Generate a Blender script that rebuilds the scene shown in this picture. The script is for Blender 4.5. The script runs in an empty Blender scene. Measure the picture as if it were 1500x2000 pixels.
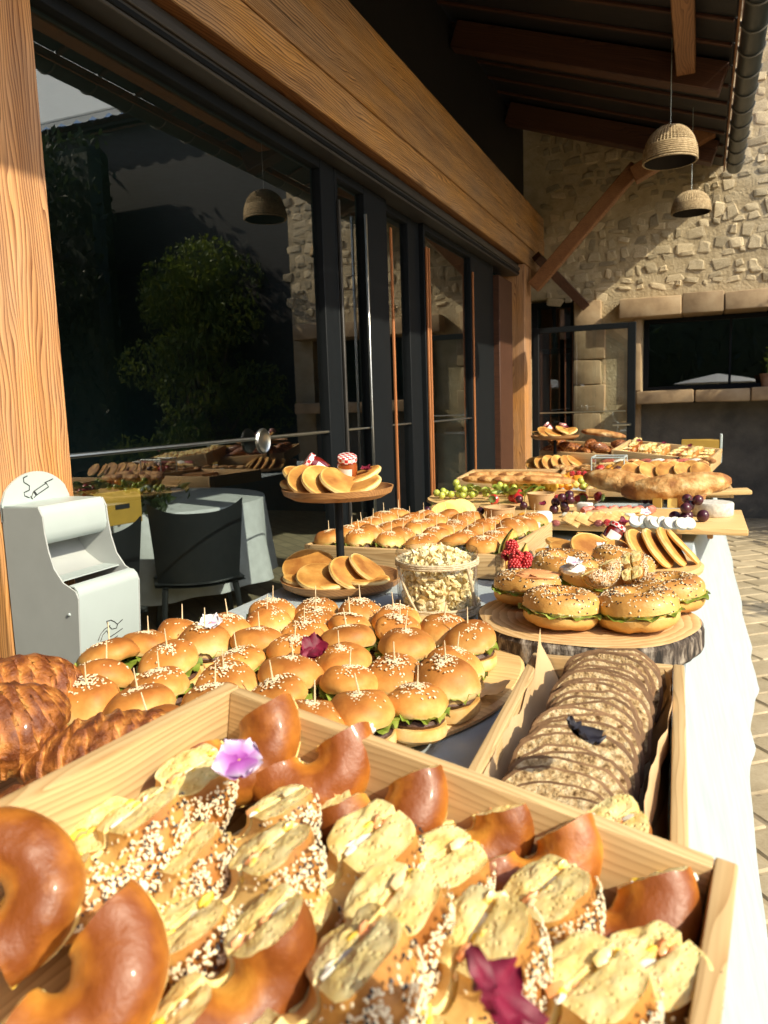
import bpy, bmesh, math, random
import numpy as np
from mathutils import Vector, Matrix, Euler, noise as mn
random.seed(7); np.random.seed(7)
scn = bpy.context.scene
COL = scn.collection
R_ = math.radians

# ------------------------------------------------------------------ camera, sky, sun, exposure
FPX, CX, CY = 1500.0, 750.0, 1000.0          # focal length in photo pixels (about a 27 mm phone lens)
CAM = np.array([0.0, 0.0, 1.13])
_d = np.array([620.0, -227.0, 1500.0]); _d /= np.linalg.norm(_d)
_n = np.array([0.033, 1.0, 0.0]); _n[2] = -(_n @ _d) / _d[2]; _n /= np.linalg.norm(_n)
_x = np.cross(_d, -_n)
RW = np.stack([_x, _d, -_n])                 # world = RW @ camera(x right, y down, z forward)
cam_d = bpy.data.cameras.new('camera'); cam = bpy.data.objects.new('camera', cam_d); COL.objects.link(cam)
cam_d.sensor_fit = 'VERTICAL'; cam_d.sensor_height = 36.0; cam_d.sensor_width = 27.0; cam_d.lens = 27.0
cam_d.clip_start = 0.02; cam_d.clip_end = 500
m4 = Matrix.Identity(4)
for i in range(3):
    m4[i][0] = RW[i][0]; m4[i][1] = -RW[i][1]; m4[i][2] = -RW[i][2]; m4[i][3] = CAM[i]
cam.matrix_world = m4
cam_d.dof.use_dof = True; cam_d.dof.focus_distance = 1.35; cam_d.dof.aperture_fstop = 11.0
scn.camera = cam

SUN = Vector((1.0, -0.36, 0.80)).normalized()
world = bpy.data.worlds.new('World'); scn.world = world; world.use_nodes = True
wn = world.node_tree.nodes; wl = world.node_tree.links; wn.clear()
wo = wn.new('ShaderNodeOutputWorld'); wb = wn.new('ShaderNodeBackground'); ws = wn.new('ShaderNodeTexSky')
ws.sky_type = 'NISHITA'; ws.sun_disc = False
ws.sun_elevation = math.asin(SUN.z); ws.sun_rotation = math.atan2(SUN.x, SUN.y)
ws.air_density = 1.0; ws.dust_density = 2.0; ws.ozone_density = 1.0
wb.inputs[1].default_value = 0.15
wl.new(ws.outputs[0], wb.inputs[0]); wl.new(wb.outputs[0], wo.inputs[0])
sl = bpy.data.lights.new('sun', 'SUN'); sl.energy = 3.6; sl.angle = R_(0.53); sl.color = (1.0, 0.90, 0.68)
so = bpy.data.objects.new('sun', sl); COL.objects.link(so); so.location = (6, -1, 8)
so.rotation_euler = SUN.to_track_quat('Z', 'Y').to_euler()
vs = scn.view_settings
vs.view_transform = 'Standard'; vs.look = 'None'; vs.exposure = 0.70; vs.gamma = 1.0; vs.use_curve_mapping = False
scn.cycles.max_bounces = 10; scn.cycles.diffuse_bounces = 4; scn.cycles.glossy_bounces = 5
scn.cycles.transparent_max_bounces = 16; scn.cycles.caustics_reflective = False; scn.cycles.caustics_refractive = False

def ray(px, py): return RW @ np.array([(px - CX) / FPX, (py - CY) / FPX, 1.0])
def onz(px, py, z):
    v = ray(px, py); return Vector(CAM + v * ((z - CAM[2]) / v[2]))
def ony(px, py, y):
    v = ray(px, py); return Vector(CAM + v * (y / v[1]))
def onx(px, py, x):
    v = ray(px, py); return Vector(CAM + v * (x / v[0]))

# ------------------------------------------------------------------ object helpers
def tag(o, label=None, cat=None, group=None, kind=None):
    if label: o['label'] = label
    if cat: o['category'] = cat
    if group: o['group'] = group
    if kind: o['kind'] = kind
    return o
def empty(name, loc=(0, 0, 0), M=None):
    o = bpy.data.objects.new(name, None); COL.objects.link(o); o.empty_display_size = 0.03
    if M is not None: o.matrix_world = M
    else: o.location = loc
    return o
def link(name, me, parent=None, loc=None, M=None):
    o = bpy.data.objects.new(name, me); COL.objects.link(o)
    if parent is not None: o.parent = parent
    if M is not None: o.matrix_local = M
    elif loc is not None: o.location = loc
    return o
def TRS(loc, rx=0, ry=0, rz=0, s=1.0):
    sc = Matrix.Diagonal((s, s, s, 1)) if not hasattr(s, '__len__') else Matrix.Diagonal((*s, 1))
    return Matrix.Translation(loc) @ Euler((R_(rx), R_(ry), R_(rz))).to_matrix().to_4x4() @ sc

class MB:
    """collects shapes, becomes ONE mesh"""
    def __init__(s): s.V = []; s.F = []; s.I = []; s.T = []; s.n = 0
    def add(s, v, f, mi=0, t=0.5, M=None):
        v = np.asarray(v, float).reshape(-1, 3)
        if M is not None:
            A = np.array(M); v = v @ A[:3, :3].T + A[:3, 3]
        s.V.append(v); o = s.n
        s.F.extend([tuple(k + o for k in q) for q in f])
        s.I.extend([mi] * len(f) if not hasattr(mi, '__len__') else list(mi))
        s.T.append(np.full(len(v), t) if not hasattr(t, '__len__') else np.asarray(t, float))
        s.n += len(v); return s
    def mesh(s, name, mats, smooth=True, flat=(), sharp=40):
        me = bpy.data.meshes.new(name)
        V = np.concatenate(s.V)
        me.from_pydata(V.tolist(), [], s.F)
        if not isinstance(mats, (list, tuple)): mats = [mats]
        for m in mats: me.materials.append(m)
        me.polygons.foreach_set('material_index', s.I)
        me.polygons.foreach_set('use_smooth', [bool(smooth) and (i not in flat) for i in s.I])
        a = me.attributes.new('tone', 'FLOAT', 'POINT'); a.data.foreach_set('value', np.concatenate(s.T))
        me.update()
        if smooth: me.set_sharp_from_angle(angle=R_(sharp))
        return me
    def obj(s, name, mats, parent=None, loc=None, M=None, smooth=True, flat=()):
        return link(name, s.mesh(name, mats, smooth, flat), parent, loc, M)

def nz(p, sc=1.0, seed=0.0):
    return mn.noise(Vector((p[0] * sc + seed, p[1] * sc + seed * .7, p[2] * sc - seed)))
def nzf(p, sc, seed, oct=3):
    a = 0; w = 1.0
    for k in range(oct):
        a += w * nz(p, sc * (2 ** k), seed + k * 3.1); w *= .5
    return a
def box(sx, sy, sz, bev=0.0, seg=1, c=(0, 0, 0)):
    bm = bmesh.new(); bmesh.ops.create_cube(bm, size=1.0)
    for v in bm.verts: v.co = Vector((v.co.x * sx, v.co.y * sy, v.co.z * sz))
    if bev > 0: bmesh.ops.bevel(bm, geom=list(bm.edges), offset=bev, segments=seg, profile=.5, affect='EDGES')
    bm.verts.index_update()
    v = [(q.co.x + c[0], q.co.y + c[1], q.co.z + c[2]) for q in bm.verts]; f = [tuple(q.index for q in p.verts) for p in bm.faces]
    bm.free(); return v, f
def grid(nu, nv, fn, cu=False, cv=False):
    """fn(i, j) -> point; nu x nv points; quads"""
    v = [fn(i, j) for i in range(nu) for j in range(nv)]; f = []
    for i in range(nu if cu else nu - 1):
        for j in range(nv if cv else nv - 1):
            a = i * nv + j; b = ((i + 1) % nu) * nv + j
            f.append((a, b, ((i + 1) % nu) * nv + (j + 1) % nv, i * nv + (j + 1) % nv))
    return v, f
def lathe(prof, n=24, a0=0.0):
    v = []; f = []; rows = []
    for r, z in prof:
        if r < 1e-6: rows.append([len(v)]); v.append((0, 0, z))
        else:
            rows.append(list(range(len(v), len(v) + n)))
            v += [(r * math.cos(a0 + 2 * math.pi * k / n), r * math.sin(a0 + 2 * math.pi * k / n), z) for k in range(n)]
    for A, B in zip(rows, rows[1:]):
        for k in range(n):
            k2 = (k + 1) % n
            if len(A) == 1 and len(B) == 1: continue
            if len(A) == 1: f.append((A[0], B[k2], B[k]))
            elif len(B) == 1: f.append((A[k], A[k2], B[0]))
            else: f.append((A[k], A[k2], B[k2], B[k]))
    return v, f
def tube(pts, rad, n=8, cap=True, flat=1.0):
    pts = [Vector(p) for p in pts]; m = len(pts)
    if not hasattr(rad, '__len__'): rad = [rad] * m
    v = []; f = []; up = None
    for i, p in enumerate(pts):
        t = (pts[min(i + 1, m - 1)] - pts[max(i - 1, 0)]).normalized()
        if up is None:
            up = Vector((0, 0, 1)) if abs(t.z) < .9 else Vector((1, 0, 0))
        s = t.cross(up).normalized(); up = s.cross(t).normalized()
        for k in range(n):
            a = 2 * math.pi * k / n
            v.append(tuple(p + s * (math.cos(a) * rad[i]) + up * (math.sin(a) * rad[i] * flat)))
    for i in range(m - 1):
        for k in range(n):
            k2 = (k + 1) % n; f.append((i * n + k, i * n + k2, (i + 1) * n + k2, (i + 1) * n + k))
    if cap:
        f.append(tuple(range(n - 1, -1, -1))); f.append(tuple(range((m - 1) * n, m * n)))
    return v, f
def ico(r=1.0, sub=1):
    bm = bmesh.new(); bmesh.ops.create_icosphere(bm, subdivisions=sub, radius=r); bm.verts.index_update()
    v = [tuple(q.co) for q in bm.verts]; f = [tuple(q.index for q in p.verts) for p in bm.faces]; bm.free(); return v, f
def warp(v, amp, sc, seed, oct=2):
    out = []
    for p in v:
        out.append((p[0] + amp * nzf(p, sc, seed, oct), p[1] + amp * nzf(p, sc, seed + 17, oct), p[2] + amp * nzf(p, sc, seed + 31, oct)))
    return out
def prism(outline, z0, z1, c=None):
    """outline of (x, y) extruded in z, capped with fans"""
    n = len(outline)
    v = [(x, y, z0) for x, y in outline] + [(x, y, z1) for x, y in outline]
    f = [(k, (k + 1) % n, n + (k + 1) % n, n + k) for k in range(n)]
    f += [tuple(range(n - 1, -1, -1)), tuple(range(n, 2 * n))]
    return v, f
ORD = ['first', 'second', 'third', 'fourth', 'fifth', 'sixth', 'seventh', 'eighth', 'ninth', 'tenth', 'eleventh', 'twelfth', 'thirteenth',
       'fourteenth', 'fifteenth', 'sixteenth', 'seventeenth', 'eighteenth', 'nineteenth', 'twentieth', 'twenty-first', 'twenty-second']

# a prototype is a list of (part name, mesh, parent part index or None, kind); inst() copies it as one thing
def inst(proto, name, M, label, cat, group=None):
    r = empty(name, M=M); tag(r, label, cat, group); made = []
    for pn, me, par, kind in proto:
        o = link(pn, me, r if par is None else made[par])
        if kind: o['kind'] = kind
        made.append(o)
    return r

# ------------------------------------------------------------------ materials (all node based)
class NT:
    def __init__(s, name):
        s.m = bpy.data.materials.new(name); s.m.use_nodes = True
        s.n = s.m.node_tree.nodes; s.l = s.m.node_tree.links; s.n.clear()
        s.out = s.n.new('ShaderNodeOutputMaterial')
    def node(s, t, **k):
        q = s.n.new(t)
        for a, b in k.items(): setattr(q, a, b)
        return q
    def inp(s, node, i, v):
        if hasattr(v, 'is_output') or isinstance(v, bpy.types.NodeSocket): s.l.new(v, node.inputs[i])
        else: node.inputs[i].default_value = v
    def math(s, op, a, b=0.0, clamp=False):
        q = s.node('ShaderNodeMath', operation=op, use_clamp=clamp); s.inp(q, 0, a); s.inp(q, 1, b); return q.outputs[0]
    def ramp(s, fac, stops):
        q = s.node('ShaderNodeValToRGB'); e = q.color_ramp.elements
        while len(e) > 1: e.remove(e[-1])
        for i, (p, c) in enumerate(stops):
            k = e[0] if i == 0 else e.new(p)
            k.position = p; k.color = (*c, 1)
        s.inp(q, 0, fac); return q.outputs[0]
    def coords(s, stretch=(1, 1, 1), rnd=True, world=False):
        if world:
            src = s.node('ShaderNodeNewGeometry').outputs['Position']
        else:
            src = s.node('ShaderNodeTexCoord').outputs['Object']
        mp = s.node('ShaderNodeMapping'); mp.inputs['Scale'].default_value = stretch; s.l.new(src, mp.inputs[0])
        if not rnd: return mp.outputs[0]
        oi = s.node('ShaderNodeObjectInfo'); a = s.node('ShaderNodeVectorMath', operation='ADD')
        sc = s.math('MULTIPLY', oi.outputs['Random'], 53.0)
        s.l.new(mp.outputs[0], a.inputs[0]); s.l.new(sc, a.inputs[1]); return a.outputs[0]
    def noise(s, vec, scale, detail=4, rough=.55, dist=0.0):
        q = s.node('ShaderNodeTexNoise'); s.l.new(vec, q.inputs['Vector'])
        q.inputs['Scale'].default_value = scale; q.inputs['Detail'].default_value = detail
        q.inputs['Roughness'].default_value = rough; q.inputs['Distortion'].default_value = dist
        return q.outputs['Fac']
    def voro(s, vec, scale, feature='F1', out='Distance'):
        q = s.node('ShaderNodeTexVoronoi', feature=feature); s.l.new(vec, q.inputs['Vector']); q.inputs['Scale'].default_value = scale
        return q.outputs[out]
    def bsdf(s, col, rough=.5, bump=None, bstr=.3, bdist=.002, spec=.5, coat=0.0, coat_r=.15, metal=0.0, sss=0.0, sssr=.01):
        b = s.node('ShaderNodeBsdfPrincipled')
        s.inp(b, 'Base Color', col if not isinstance(col, tuple) else (*col, 1)); s.inp(b, 'Roughness', rough)
        b.inputs['Specular IOR Level'].default_value = spec; b.inputs['Metallic'].default_value = metal
        b.inputs['Coat Weight'].default_value = coat; b.inputs['Coat Roughness'].default_value = coat_r
        if sss:
            b.inputs['Subsurface Weight'].default_value = sss; b.inputs['Subsurface Scale'].default_value = sssr
            b.inputs['Subsurface Radius'].default_value = (1, .5, .25)
        if bump is not None:
            q = s.node('ShaderNodeBump'); q.inputs['Strength'].default_value = bstr; q.inputs['Distance'].default_value = bdist
            s.l.new(bump, q.inputs['Height']); s.l.new(q.outputs[0], b.inputs['Normal'])
        s.l.new(b.outputs[0], s.out.inputs[0]); return b

def mat(name, stops, scale=25, detail=5, rough=.5, bstr=.3, bscale=90, bdist=.001, tone=None, amp=.6, spec=.5, coat=0.0, sss=0.0, stretch=(1, 1, 1), metal=0.0, pores=None, vary=0.0):
    """colour = ramp(noise) or ramp(tone attribute + noise); fine relief by bump"""
    t = NT(name); vec = t.coords(stretch); n = t.noise(vec, scale, detail)
    fac = n
    if tone is not None:
        at = t.node('ShaderNodeAttribute', attribute_name='tone')
        fac = t.math('ADD', at.outputs['Fac'], t.math('MULTIPLY', t.math('SUBTRACT', n, .5), amp), True)
    col = t.ramp(fac, stops)
    if vary:
        hs = t.node('ShaderNodeHueSaturation'); oi = t.node('ShaderNodeObjectInfo')
        t.l.new(t.math('ADD', t.math('MULTIPLY', oi.outputs['Random'], vary), 1 - vary / 2), hs.inputs['Value']); t.l.new(col, hs.inputs['Color']); col = hs.outputs[0]
    b = t.noise(vec, bscale, 6, .6)
    if pores:
        b = t.math('ADD', t.math('MULTIPLY', b, .5), t.math('MINIMUM', t.math('MULTIPLY', t.voro(vec, pores), 1.6), .6))
    t.bsdf(col, rough, b, bstr, bdist, spec, coat, .12, metal, sss)
    return t.m

def wood(name, dark, light, axis, ring=30, fine=150, rough=.55, bstr=.35, along=1.2, bdist=.002, world=False, knots=0.0, lines=1.0, slowamp=20.0, wear=0.0, con=1.0):
    """grain running along one axis: growth lines bent by slow noise, fibres, optional knots"""
    t = NT(name)
    def st(k): v = [1.0, 1.0, 1.0]; v['XYZ'.index(axis)] = k; return tuple(v)
    slow = t.noise(t.coords(st(.16), True, world), ring * .35, 3, .5)
    med = t.noise(t.coords(st(along / ring), True, world), ring, 5, .6, .6)
    sep = t.node('ShaderNodeSeparateXYZ'); t.l.new(t.coords((1, 1, 1), True, world), sep.inputs[0])
    ax = [q for q in range(3) if q != 'XYZ'.index(axis)]
    across = t.math('ADD', sep.outputs[ax[0]], sep.outputs[ax[1]])
    ph = t.math('ADD', t.math('MULTIPLY', across, ring * 5.0 * lines), t.math('MULTIPLY', slow, slowamp))
    saw = t.math('FRACT', ph); lin = t.math('POWER', saw, 2.2)
    fib = t.noise(t.coords(st(.025), True, world), fine, 5, .65)
    fac = t.math('ADD', t.math('MULTIPLY', t.math('SUBTRACT', 1.0, lin), .30), t.math('ADD', t.math('MULTIPLY', med, .34), t.math('MULTIPLY', fib, .40)))
    mid = tuple(.5 * (a + b) for a, b in zip(dark, light))
    col = t.ramp(fac, [(.55 - .25 * con, dark), (.55, mid), (.55 + .25 * con, light)])
    if knots:
        k = t.voro(t.coords(st(.30), True, world), knots)
        mx = t.node('ShaderNodeMixRGB'); mx.inputs[2].default_value = (*[c * .45 for c in dark], 1)
        t.l.new(t.math('SUBTRACT', 1.0, t.math('MULTIPLY', k, 9.0, True), True), mx.inputs[0]); t.l.new(col, mx.inputs[1]); col = mx.outputs[0]
    if wear:        # drying cracks along the grain and uneven weathering
        ck = t.noise(t.coords(st(.012), True, world), fine * .35, 3, .5); ck = t.math('MULTIPLY', t.math('SUBTRACT', ck, .66, True), 9.0, True)
        bl = t.noise(t.coords(st(.35), True, world), 3.2, 6, .62)
        hv = t.node('ShaderNodeHueSaturation'); t.l.new(col, hv.inputs['Color'])
        t.l.new(t.math('ADD', .45 + .25 * (1 - wear), t.math('MULTIPLY', bl, 1.05)), hv.inputs['Value']); t.l.new(t.math('ADD', .55, t.math('MULTIPLY', bl, .8)), hv.inputs['Saturation'])
        mx = t.node('ShaderNodeMixRGB'); mx.inputs[2].default_value = (*[c * .3 for c in dark], 1); t.l.new(ck, mx.inputs[0]); t.l.new(hv.outputs[0], mx.inputs[1]); col = mx.outputs[0]
        fac = t.math('SUBTRACT', fac, t.math('MULTIPLY', ck, .8))
    t.bsdf(col, rough, fac, bstr, bdist, .35)
    return t.m

def glass_mat(name, f0=.045, tint=(1, 1, 1), rough=0.0):
    """clear glass: Schlick reflection over plain transmission, the same from both sides"""
    t = NT(name); lw = t.node('ShaderNodeLayerWeight'); lw.inputs[0].default_value = .5
    fr = t.math('ADD', f0, t.math('MULTIPLY', 1 - f0, t.math('POWER', lw.outputs['Facing'], 4.6)), True)
    tr = t.node('ShaderNodeBsdfTransparent'); tr.inputs[0].default_value = (*tint, 1)
    gl = t.node('ShaderNodeBsdfGlossy'); gl.inputs['Roughness'].default_value = rough
    mx = t.node('ShaderNodeMixShader'); t.l.new(fr, mx.inputs[0]); t.l.new(tr.outputs[0], mx.inputs[1]); t.l.new(gl.outputs[0], mx.inputs[2])
    t.l.new(mx.outputs[0], t.out.inputs[0]); return t.m

def plain(name, c, rough=.5, spec=.5, metal=0.0, coat=0.0, sss=0.0, bstr=.1, bscale=60, var=.09):
    a = tuple(x * (1 - var) for x in c); b = tuple(min(1, x * (1 + var)) for x in c)
    return mat(name, [(.3, a), (.7, b)], 18, 4, rough, bstr, bscale, .0008, None, .6, spec, coat, sss, metal=metal)

W_POST = wood('post wood', (.17, .056, .015), (.66, .335, .12), 'Z', 22, 190, bstr=.7, along=.5, knots=2.6, wear=.8, slowamp=15, con=.75)
W_BEAM = wood('beam wood', (.12, .045, .013), (.70, .38, .135), 'Y', 20, 150, bstr=.9, along=1.1, knots=3.6, slowamp=11, wear=1.0, con=.62)
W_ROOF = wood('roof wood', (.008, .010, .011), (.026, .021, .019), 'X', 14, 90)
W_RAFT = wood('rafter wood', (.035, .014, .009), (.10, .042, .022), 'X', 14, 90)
W_RAFY = wood('purlin wood', (.12, .046, .018), (.38, .18, .075), 'Y', 14, 90)
W_CRX = wood('crate wood x', (.36, .215, .085), (.70, .50, .255), 'X', 26, 170, bstr=.3)
W_CRY = wood('crate wood y', (.36, .215, .085), (.70, .50, .255), 'Y', 26, 170, bstr=.3)
W_BRD = wood('board wood', (.54, .32, .12), (.80, .55, .25), 'X', 22, 140, .45, .2)
W_BRY = wood('board wood y', (.46, .25, .085), (.74, .46, .19), 'Y', 22, 140, .45, .2)
W_SLC = wood('slice wood', (.48, .27, .10), (.72, .47, .21), 'Z', 30, 90, .5, .2)
W_PLT = wood('plate wood', (.25, .11, .04), (.52, .27, .10), 'X', 26, 140, .45, .2)
# ------------------------------------------------------------------ the setting
def brick_ground():
    t = NT('paving stone'); vec = t.coords((1, 1, 1), True, False)
    n = t.noise(vec, 9, 6, .6); n2 = t.noise(vec, 120, 4, .6)
    fac = t.math('ADD', t.math('MULTIPLY', n, .65), t.math('MULTIPLY', n2, .35))
    col = t.ramp(fac, [(.3, (.30, .235, .14)), (.5, (.42, .345, .22)), (.72, (.54, .455, .31))])
    hs = t.node('ShaderNodeHueSaturation'); oi = t.node('ShaderNodeObjectInfo')
    t.l.new(t.math('ADD', t.math('MULTIPLY', oi.outputs['Random'], .3), .85), hs.inputs['Value']); t.l.new(col, hs.inputs['Color'])
    t.bsdf(hs.outputs[0], .8, fac, .5, .004); return t.m
def far_paving():
    t = NT('paving far'); vec = t.coords((1, 1, 1), False, True)
    b = t.node('ShaderNodeTexBrick'); mp = t.node('ShaderNodeMapping'); mp.inputs['Rotation'].default_value = (0, 0, R_(38))
    t.l.new(vec, mp.inputs[0]); t.l.new(mp.outputs[0], b.inputs['Vector']); b.inputs['Scale'].default_value = 2.2
    b.inputs['Color1'].default_value = (.43, .355, .23, 1); b.inputs['Color2'].default_value = (.37, .30, .195, 1); b.inputs['Mortar'].default_value = (.27, .22, .15, 1)
    b.inputs['Mortar Size'].default_value = .02
    n = t.noise(vec, 3, 6, .6); mx = t.node('ShaderNodeMixRGB', blend_type='MULTIPLY'); mx.inputs[0].default_value = .6
    t.l.new(b.outputs[0], mx.inputs[1]); t.l.new(t.ramp(n, [(.3, (.6, .58, .55)), (.7, (1.1, 1.08, 1.0))]), mx.inputs[2])
    t.bsdf(mx.outputs[0], .8, n, .3, .004); return t.m
M_PAV = brick_ground(); M_FARPAV = far_paving()
g = MB(); g.add([(-40, -40, -.012), (60, -40, -.012), (60, 60, -.012), (-40, 60, -.012)], [(0, 1, 2, 3)])
paving = g.obj('paving', M_FARPAV); tag(paving, kind='structure')
# pavers one can tell apart beside the table
pv = [MB().add(*(lambda b: (warp(b[0], .003, 9, 5 + k), b[1]))(box(w, .142, .03, .006))).mesh('paver', M_PAV, smooth=False) for k, w in enumerate((.22, .30, .26))]
rr = random.Random(3); ang = R_(38); n_p = 0
for i in range(-40, 60):
    off = rr.random() * .3; u = -6 + off
    while u < 9:
        k = rr.randrange(3); w = (.22, .30, .26)[k]; uc = u + w / 2; u += w + .012; vv = i * .154
        X = uc * math.cos(ang) - vv * math.sin(ang) + .4; Y = uc * math.sin(ang) + vv * math.cos(ang) + 2
        if .02 < X < .14 + .075 * Y and 1.7 < Y < 7.6 and n_p < 290:
            o = link('paver', pv[k], paving, M=TRS((X, Y, -.0215 + rr.uniform(-.001, .0015)), 0, 0, 38 + rr.uniform(-1, 1))); n_p += 1

# ------------------------------------------------------------------ pavilion with glass doors
M_BLK = plain('black metal', (.008, .010, .012), .6, .15)
M_ALU = mat('dark aluminium', [(.3, (.030, .028, .026)), (.7, (.062, .058, .052))], 6, 4, .45, .1, 60, stretch=(1, .05, 1))
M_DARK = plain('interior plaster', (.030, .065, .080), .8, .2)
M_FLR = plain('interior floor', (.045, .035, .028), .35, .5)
M_GLS = glass_mat('door glass', .24, (.80, .87, .87))
M_STEEL = plain('steel', (.62, .64, .62), .28, .5, 1.0)
pav = tag(empty('pavilion', (-1.55, 3.0, 0)), 'timber pavilion with sliding glass doors, heavy orange wooden beam and dark boarded eaves', 'pavilion')
PO = Vector((-1.55, 3.0, 0))
def pbox(name, x0, x1, y0, y1, z0, z1, m, bev=.004, parent=None, seg=1):
    c = Vector(((x0 + x1) / 2, (y0 + y1) / 2, (z0 + z1) / 2)); b = MB(); b.add(*box(x1 - x0, y1 - y0, z1 - z0, bev, seg))
    par = parent or pav; base = PO if parent is None else PO + parent.location
    return b.obj(name, m, par, c - base)
pbox('post', -1.685, -1.45, 1.245, 1.478, -.01, 2.318, W_POST, .006)
pbox('post', -1.66, -1.45, 6.87, 7.15, -.01, 2.318, W_POST, .006)
pbox('post', -1.685, -1.45, -4.3, -4.06, -.01, 2.318, W_POST, .006)
pbox('jamb', -1.72, -1.53, 6.28, 6.74, -.01, 2.15, W_RAFT, .004)
bm_ = pbox('beam', -1.66, -1.462, -4.6, 7.775, 2.33, 2.86, W_RAFY, .004)
for z0, z1, dx in ((2.322, 2.484, .0), (2.490, 2.666, .004), (2.672, 2.872, -.001)):
    pbox('plank', -1.4615, -1.446 + dx, -4.6, 7.77, z0, z1, W_BEAM, .004, bm_)
pbox('door_head', -1.66, -1.50, 1.48, 6.9, 2.222, 2.318, M_ALU, .004)
pbox('track', -1.56, -1.492, 1.48, 6.9, 2.232, 2.25, M_BLK, .003)
pbox('track', -1.56, -1.488, 1.48, 6.9, 2.262, 2.290, M_ALU, .003)
# glass doors on x = -1.6
def door(y0, y1, sl, sr, rail=True, handle=None, x=-1.6, rr_=.005):
    f = MB(); z0, z1 = .0, 2.220; d = .045
    f.add(*box(d, sl, z1 - z0, .003, c=(0, y0 + sl / 2, (z0 + z1) / 2)))
    f.add(*box(d, sr, z1 - z0, .003, c=(0, y1 - sr / 2, (z0 + z1) / 2)))
    f.add(*box(d * .98, y1 - y0 - sl - sr, .04, .003, c=(0, (y0 + sl + y1 - sr) / 2, z1 - .02)))
    f.add(*box(d * .98, y1 - y0 - sl - sr, .07, .003, c=(0, (y0 + sl + y1 - sr) / 2, z0 + .035)))
    fo = f.obj('glass_door', M_BLK, pav, Vector((x, 0, 0)) - PO)
    p = MB(); a, b = y0 + sl, y1 - sr
    p.add([(-.004, a, .07), (-.004, b, .07), (-.004, b, z1 - .04), (-.004, a, z1 - .04)], [(0, 1, 2, 3)])
    p.obj('pane', M_GLS, fo)
    if rail:
        t = MB(); t.add(*tube([(.012, y0 + .02, 1.022), (.012, y1 - .02, 1.022)], rr_, 8)); t.obj('rail', M_STEEL, fo)
    if handle:
        h = MB(); pr = [(0, .0), (.030, .0), (.047, .004), (.050, .012), (.045, .018), (.036, .012), (.0, .010)]
        h.add(*lathe(pr, 28), M=TRS((.018, handle, 1.012), 0, 90, 0)); h.obj('handle', M_STEEL, fo)
    return fo
door(-4.0, 1.235, .06, .08, False)
door(1.49, 3.34, .05, .14, True, 2.59, rr_=.0065)
door(3.345, 3.98, .03, .30, True)
door(3.985, 4.57, .02, .19, True, x=-1.63)
door(4.575, 6.27, .03, .66, True)
M_COP = wood('warm strip', (.30, .10, .035), (.50, .20, .07), 'Z', 12, 90)
for y in (3.352, 4.00, 4.585, 4.63, 5.62):
    pbox('door_strip', -1.574, -1.562, y, y + .016, .08, 2.08, M_COP if y > 3.9 else M_ALU, .002)
pbox('door_strip', -1.572, -1.560, 3.66, 3.672, .08, 2.08, M_STEEL, .002)
# dark room behind the glass
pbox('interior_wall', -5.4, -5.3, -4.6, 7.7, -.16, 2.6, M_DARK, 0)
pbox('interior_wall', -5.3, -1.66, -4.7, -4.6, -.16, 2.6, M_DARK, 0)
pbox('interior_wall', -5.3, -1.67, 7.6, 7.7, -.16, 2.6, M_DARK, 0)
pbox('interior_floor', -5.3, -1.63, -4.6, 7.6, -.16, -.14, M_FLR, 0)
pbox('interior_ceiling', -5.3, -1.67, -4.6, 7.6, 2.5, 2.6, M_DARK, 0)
# roof
EX, EZ, SLP = .138, 3.115, .344
def rz(x): return EZ + SLP * (EX - x)
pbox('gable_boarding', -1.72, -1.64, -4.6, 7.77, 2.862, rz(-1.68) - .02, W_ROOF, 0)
al = math.atan(SLP); L = (EX + 5.4) / math.cos(al)
pk = MB().add(*box(L, .308, .03, .006)).mesh('roof_plank', W_ROOF, smooth=False)
xm = (EX - 5.4) / 2
y = -4.5
while y < 7.7:
    w_ = .308
    link('roof_plank', pk, pav, M=Matrix.Translation(Vector((xm, y + .154, rz(xm) + .016)) - PO) @ Euler((0, al, 0)).to_matrix().to_4x4())
    y += .322
bt = MB().add(*box(L * .5, .03, .018, .003)).mesh('batten', W_RAFT, smooth=False)
y = -4.5 + .315
xb = EX - .02 - L * .25 * math.cos(al)
while y < 7.6:
    link('batten', bt, pav, M=Matrix.Translation(Vector((xb, y, rz(xb) - .009)) - PO) @ Euler((0, al, 0)).to_matrix().to_4x4())
    y += .322
cov = MB().add(*box(L + .02, 12.4, .04), M=Matrix.Translation(Vector((xm - .01, 1.6, rz(xm) + .056)) - PO) @ Euler((0, al, 0)).to_matrix().to_4x4())
M_TIL = mat('roof tile', [(.3, (.16, .075, .04)), (.55, (.28, .15, .085)), (.75, (.34, .23, .15))], 14, 5, .8, .4, 60)
cov.obj('roof_cover', M_TIL, pav)
pbox('purlin', -.185, -.075, -4.4, 5.32, rz(-.13) - .15, rz(-.13) - .022, W_RAFY, .006)
def rafter(y, x0, x1, w, h, drop):
    ln = (x1 - x0) / math.cos(al); xc = (x0 + x1) / 2
    b = MB().add(*box(ln, w, h, .006)); b.obj('rafter', W_RAFT, pav, M=Matrix.Translation(Vector((xc, y, rz(xc) - drop - h / 2)) - PO) @ Euler((0, al, 0)).to_matrix().to_4x4())
rafter(5.42, -1.6, .085, .12, .17, .02); rafter(7.0, -1.6, .06, .13, .17, .02); rafter(.9, -1.6, .085, .12, .17, .02)
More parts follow.
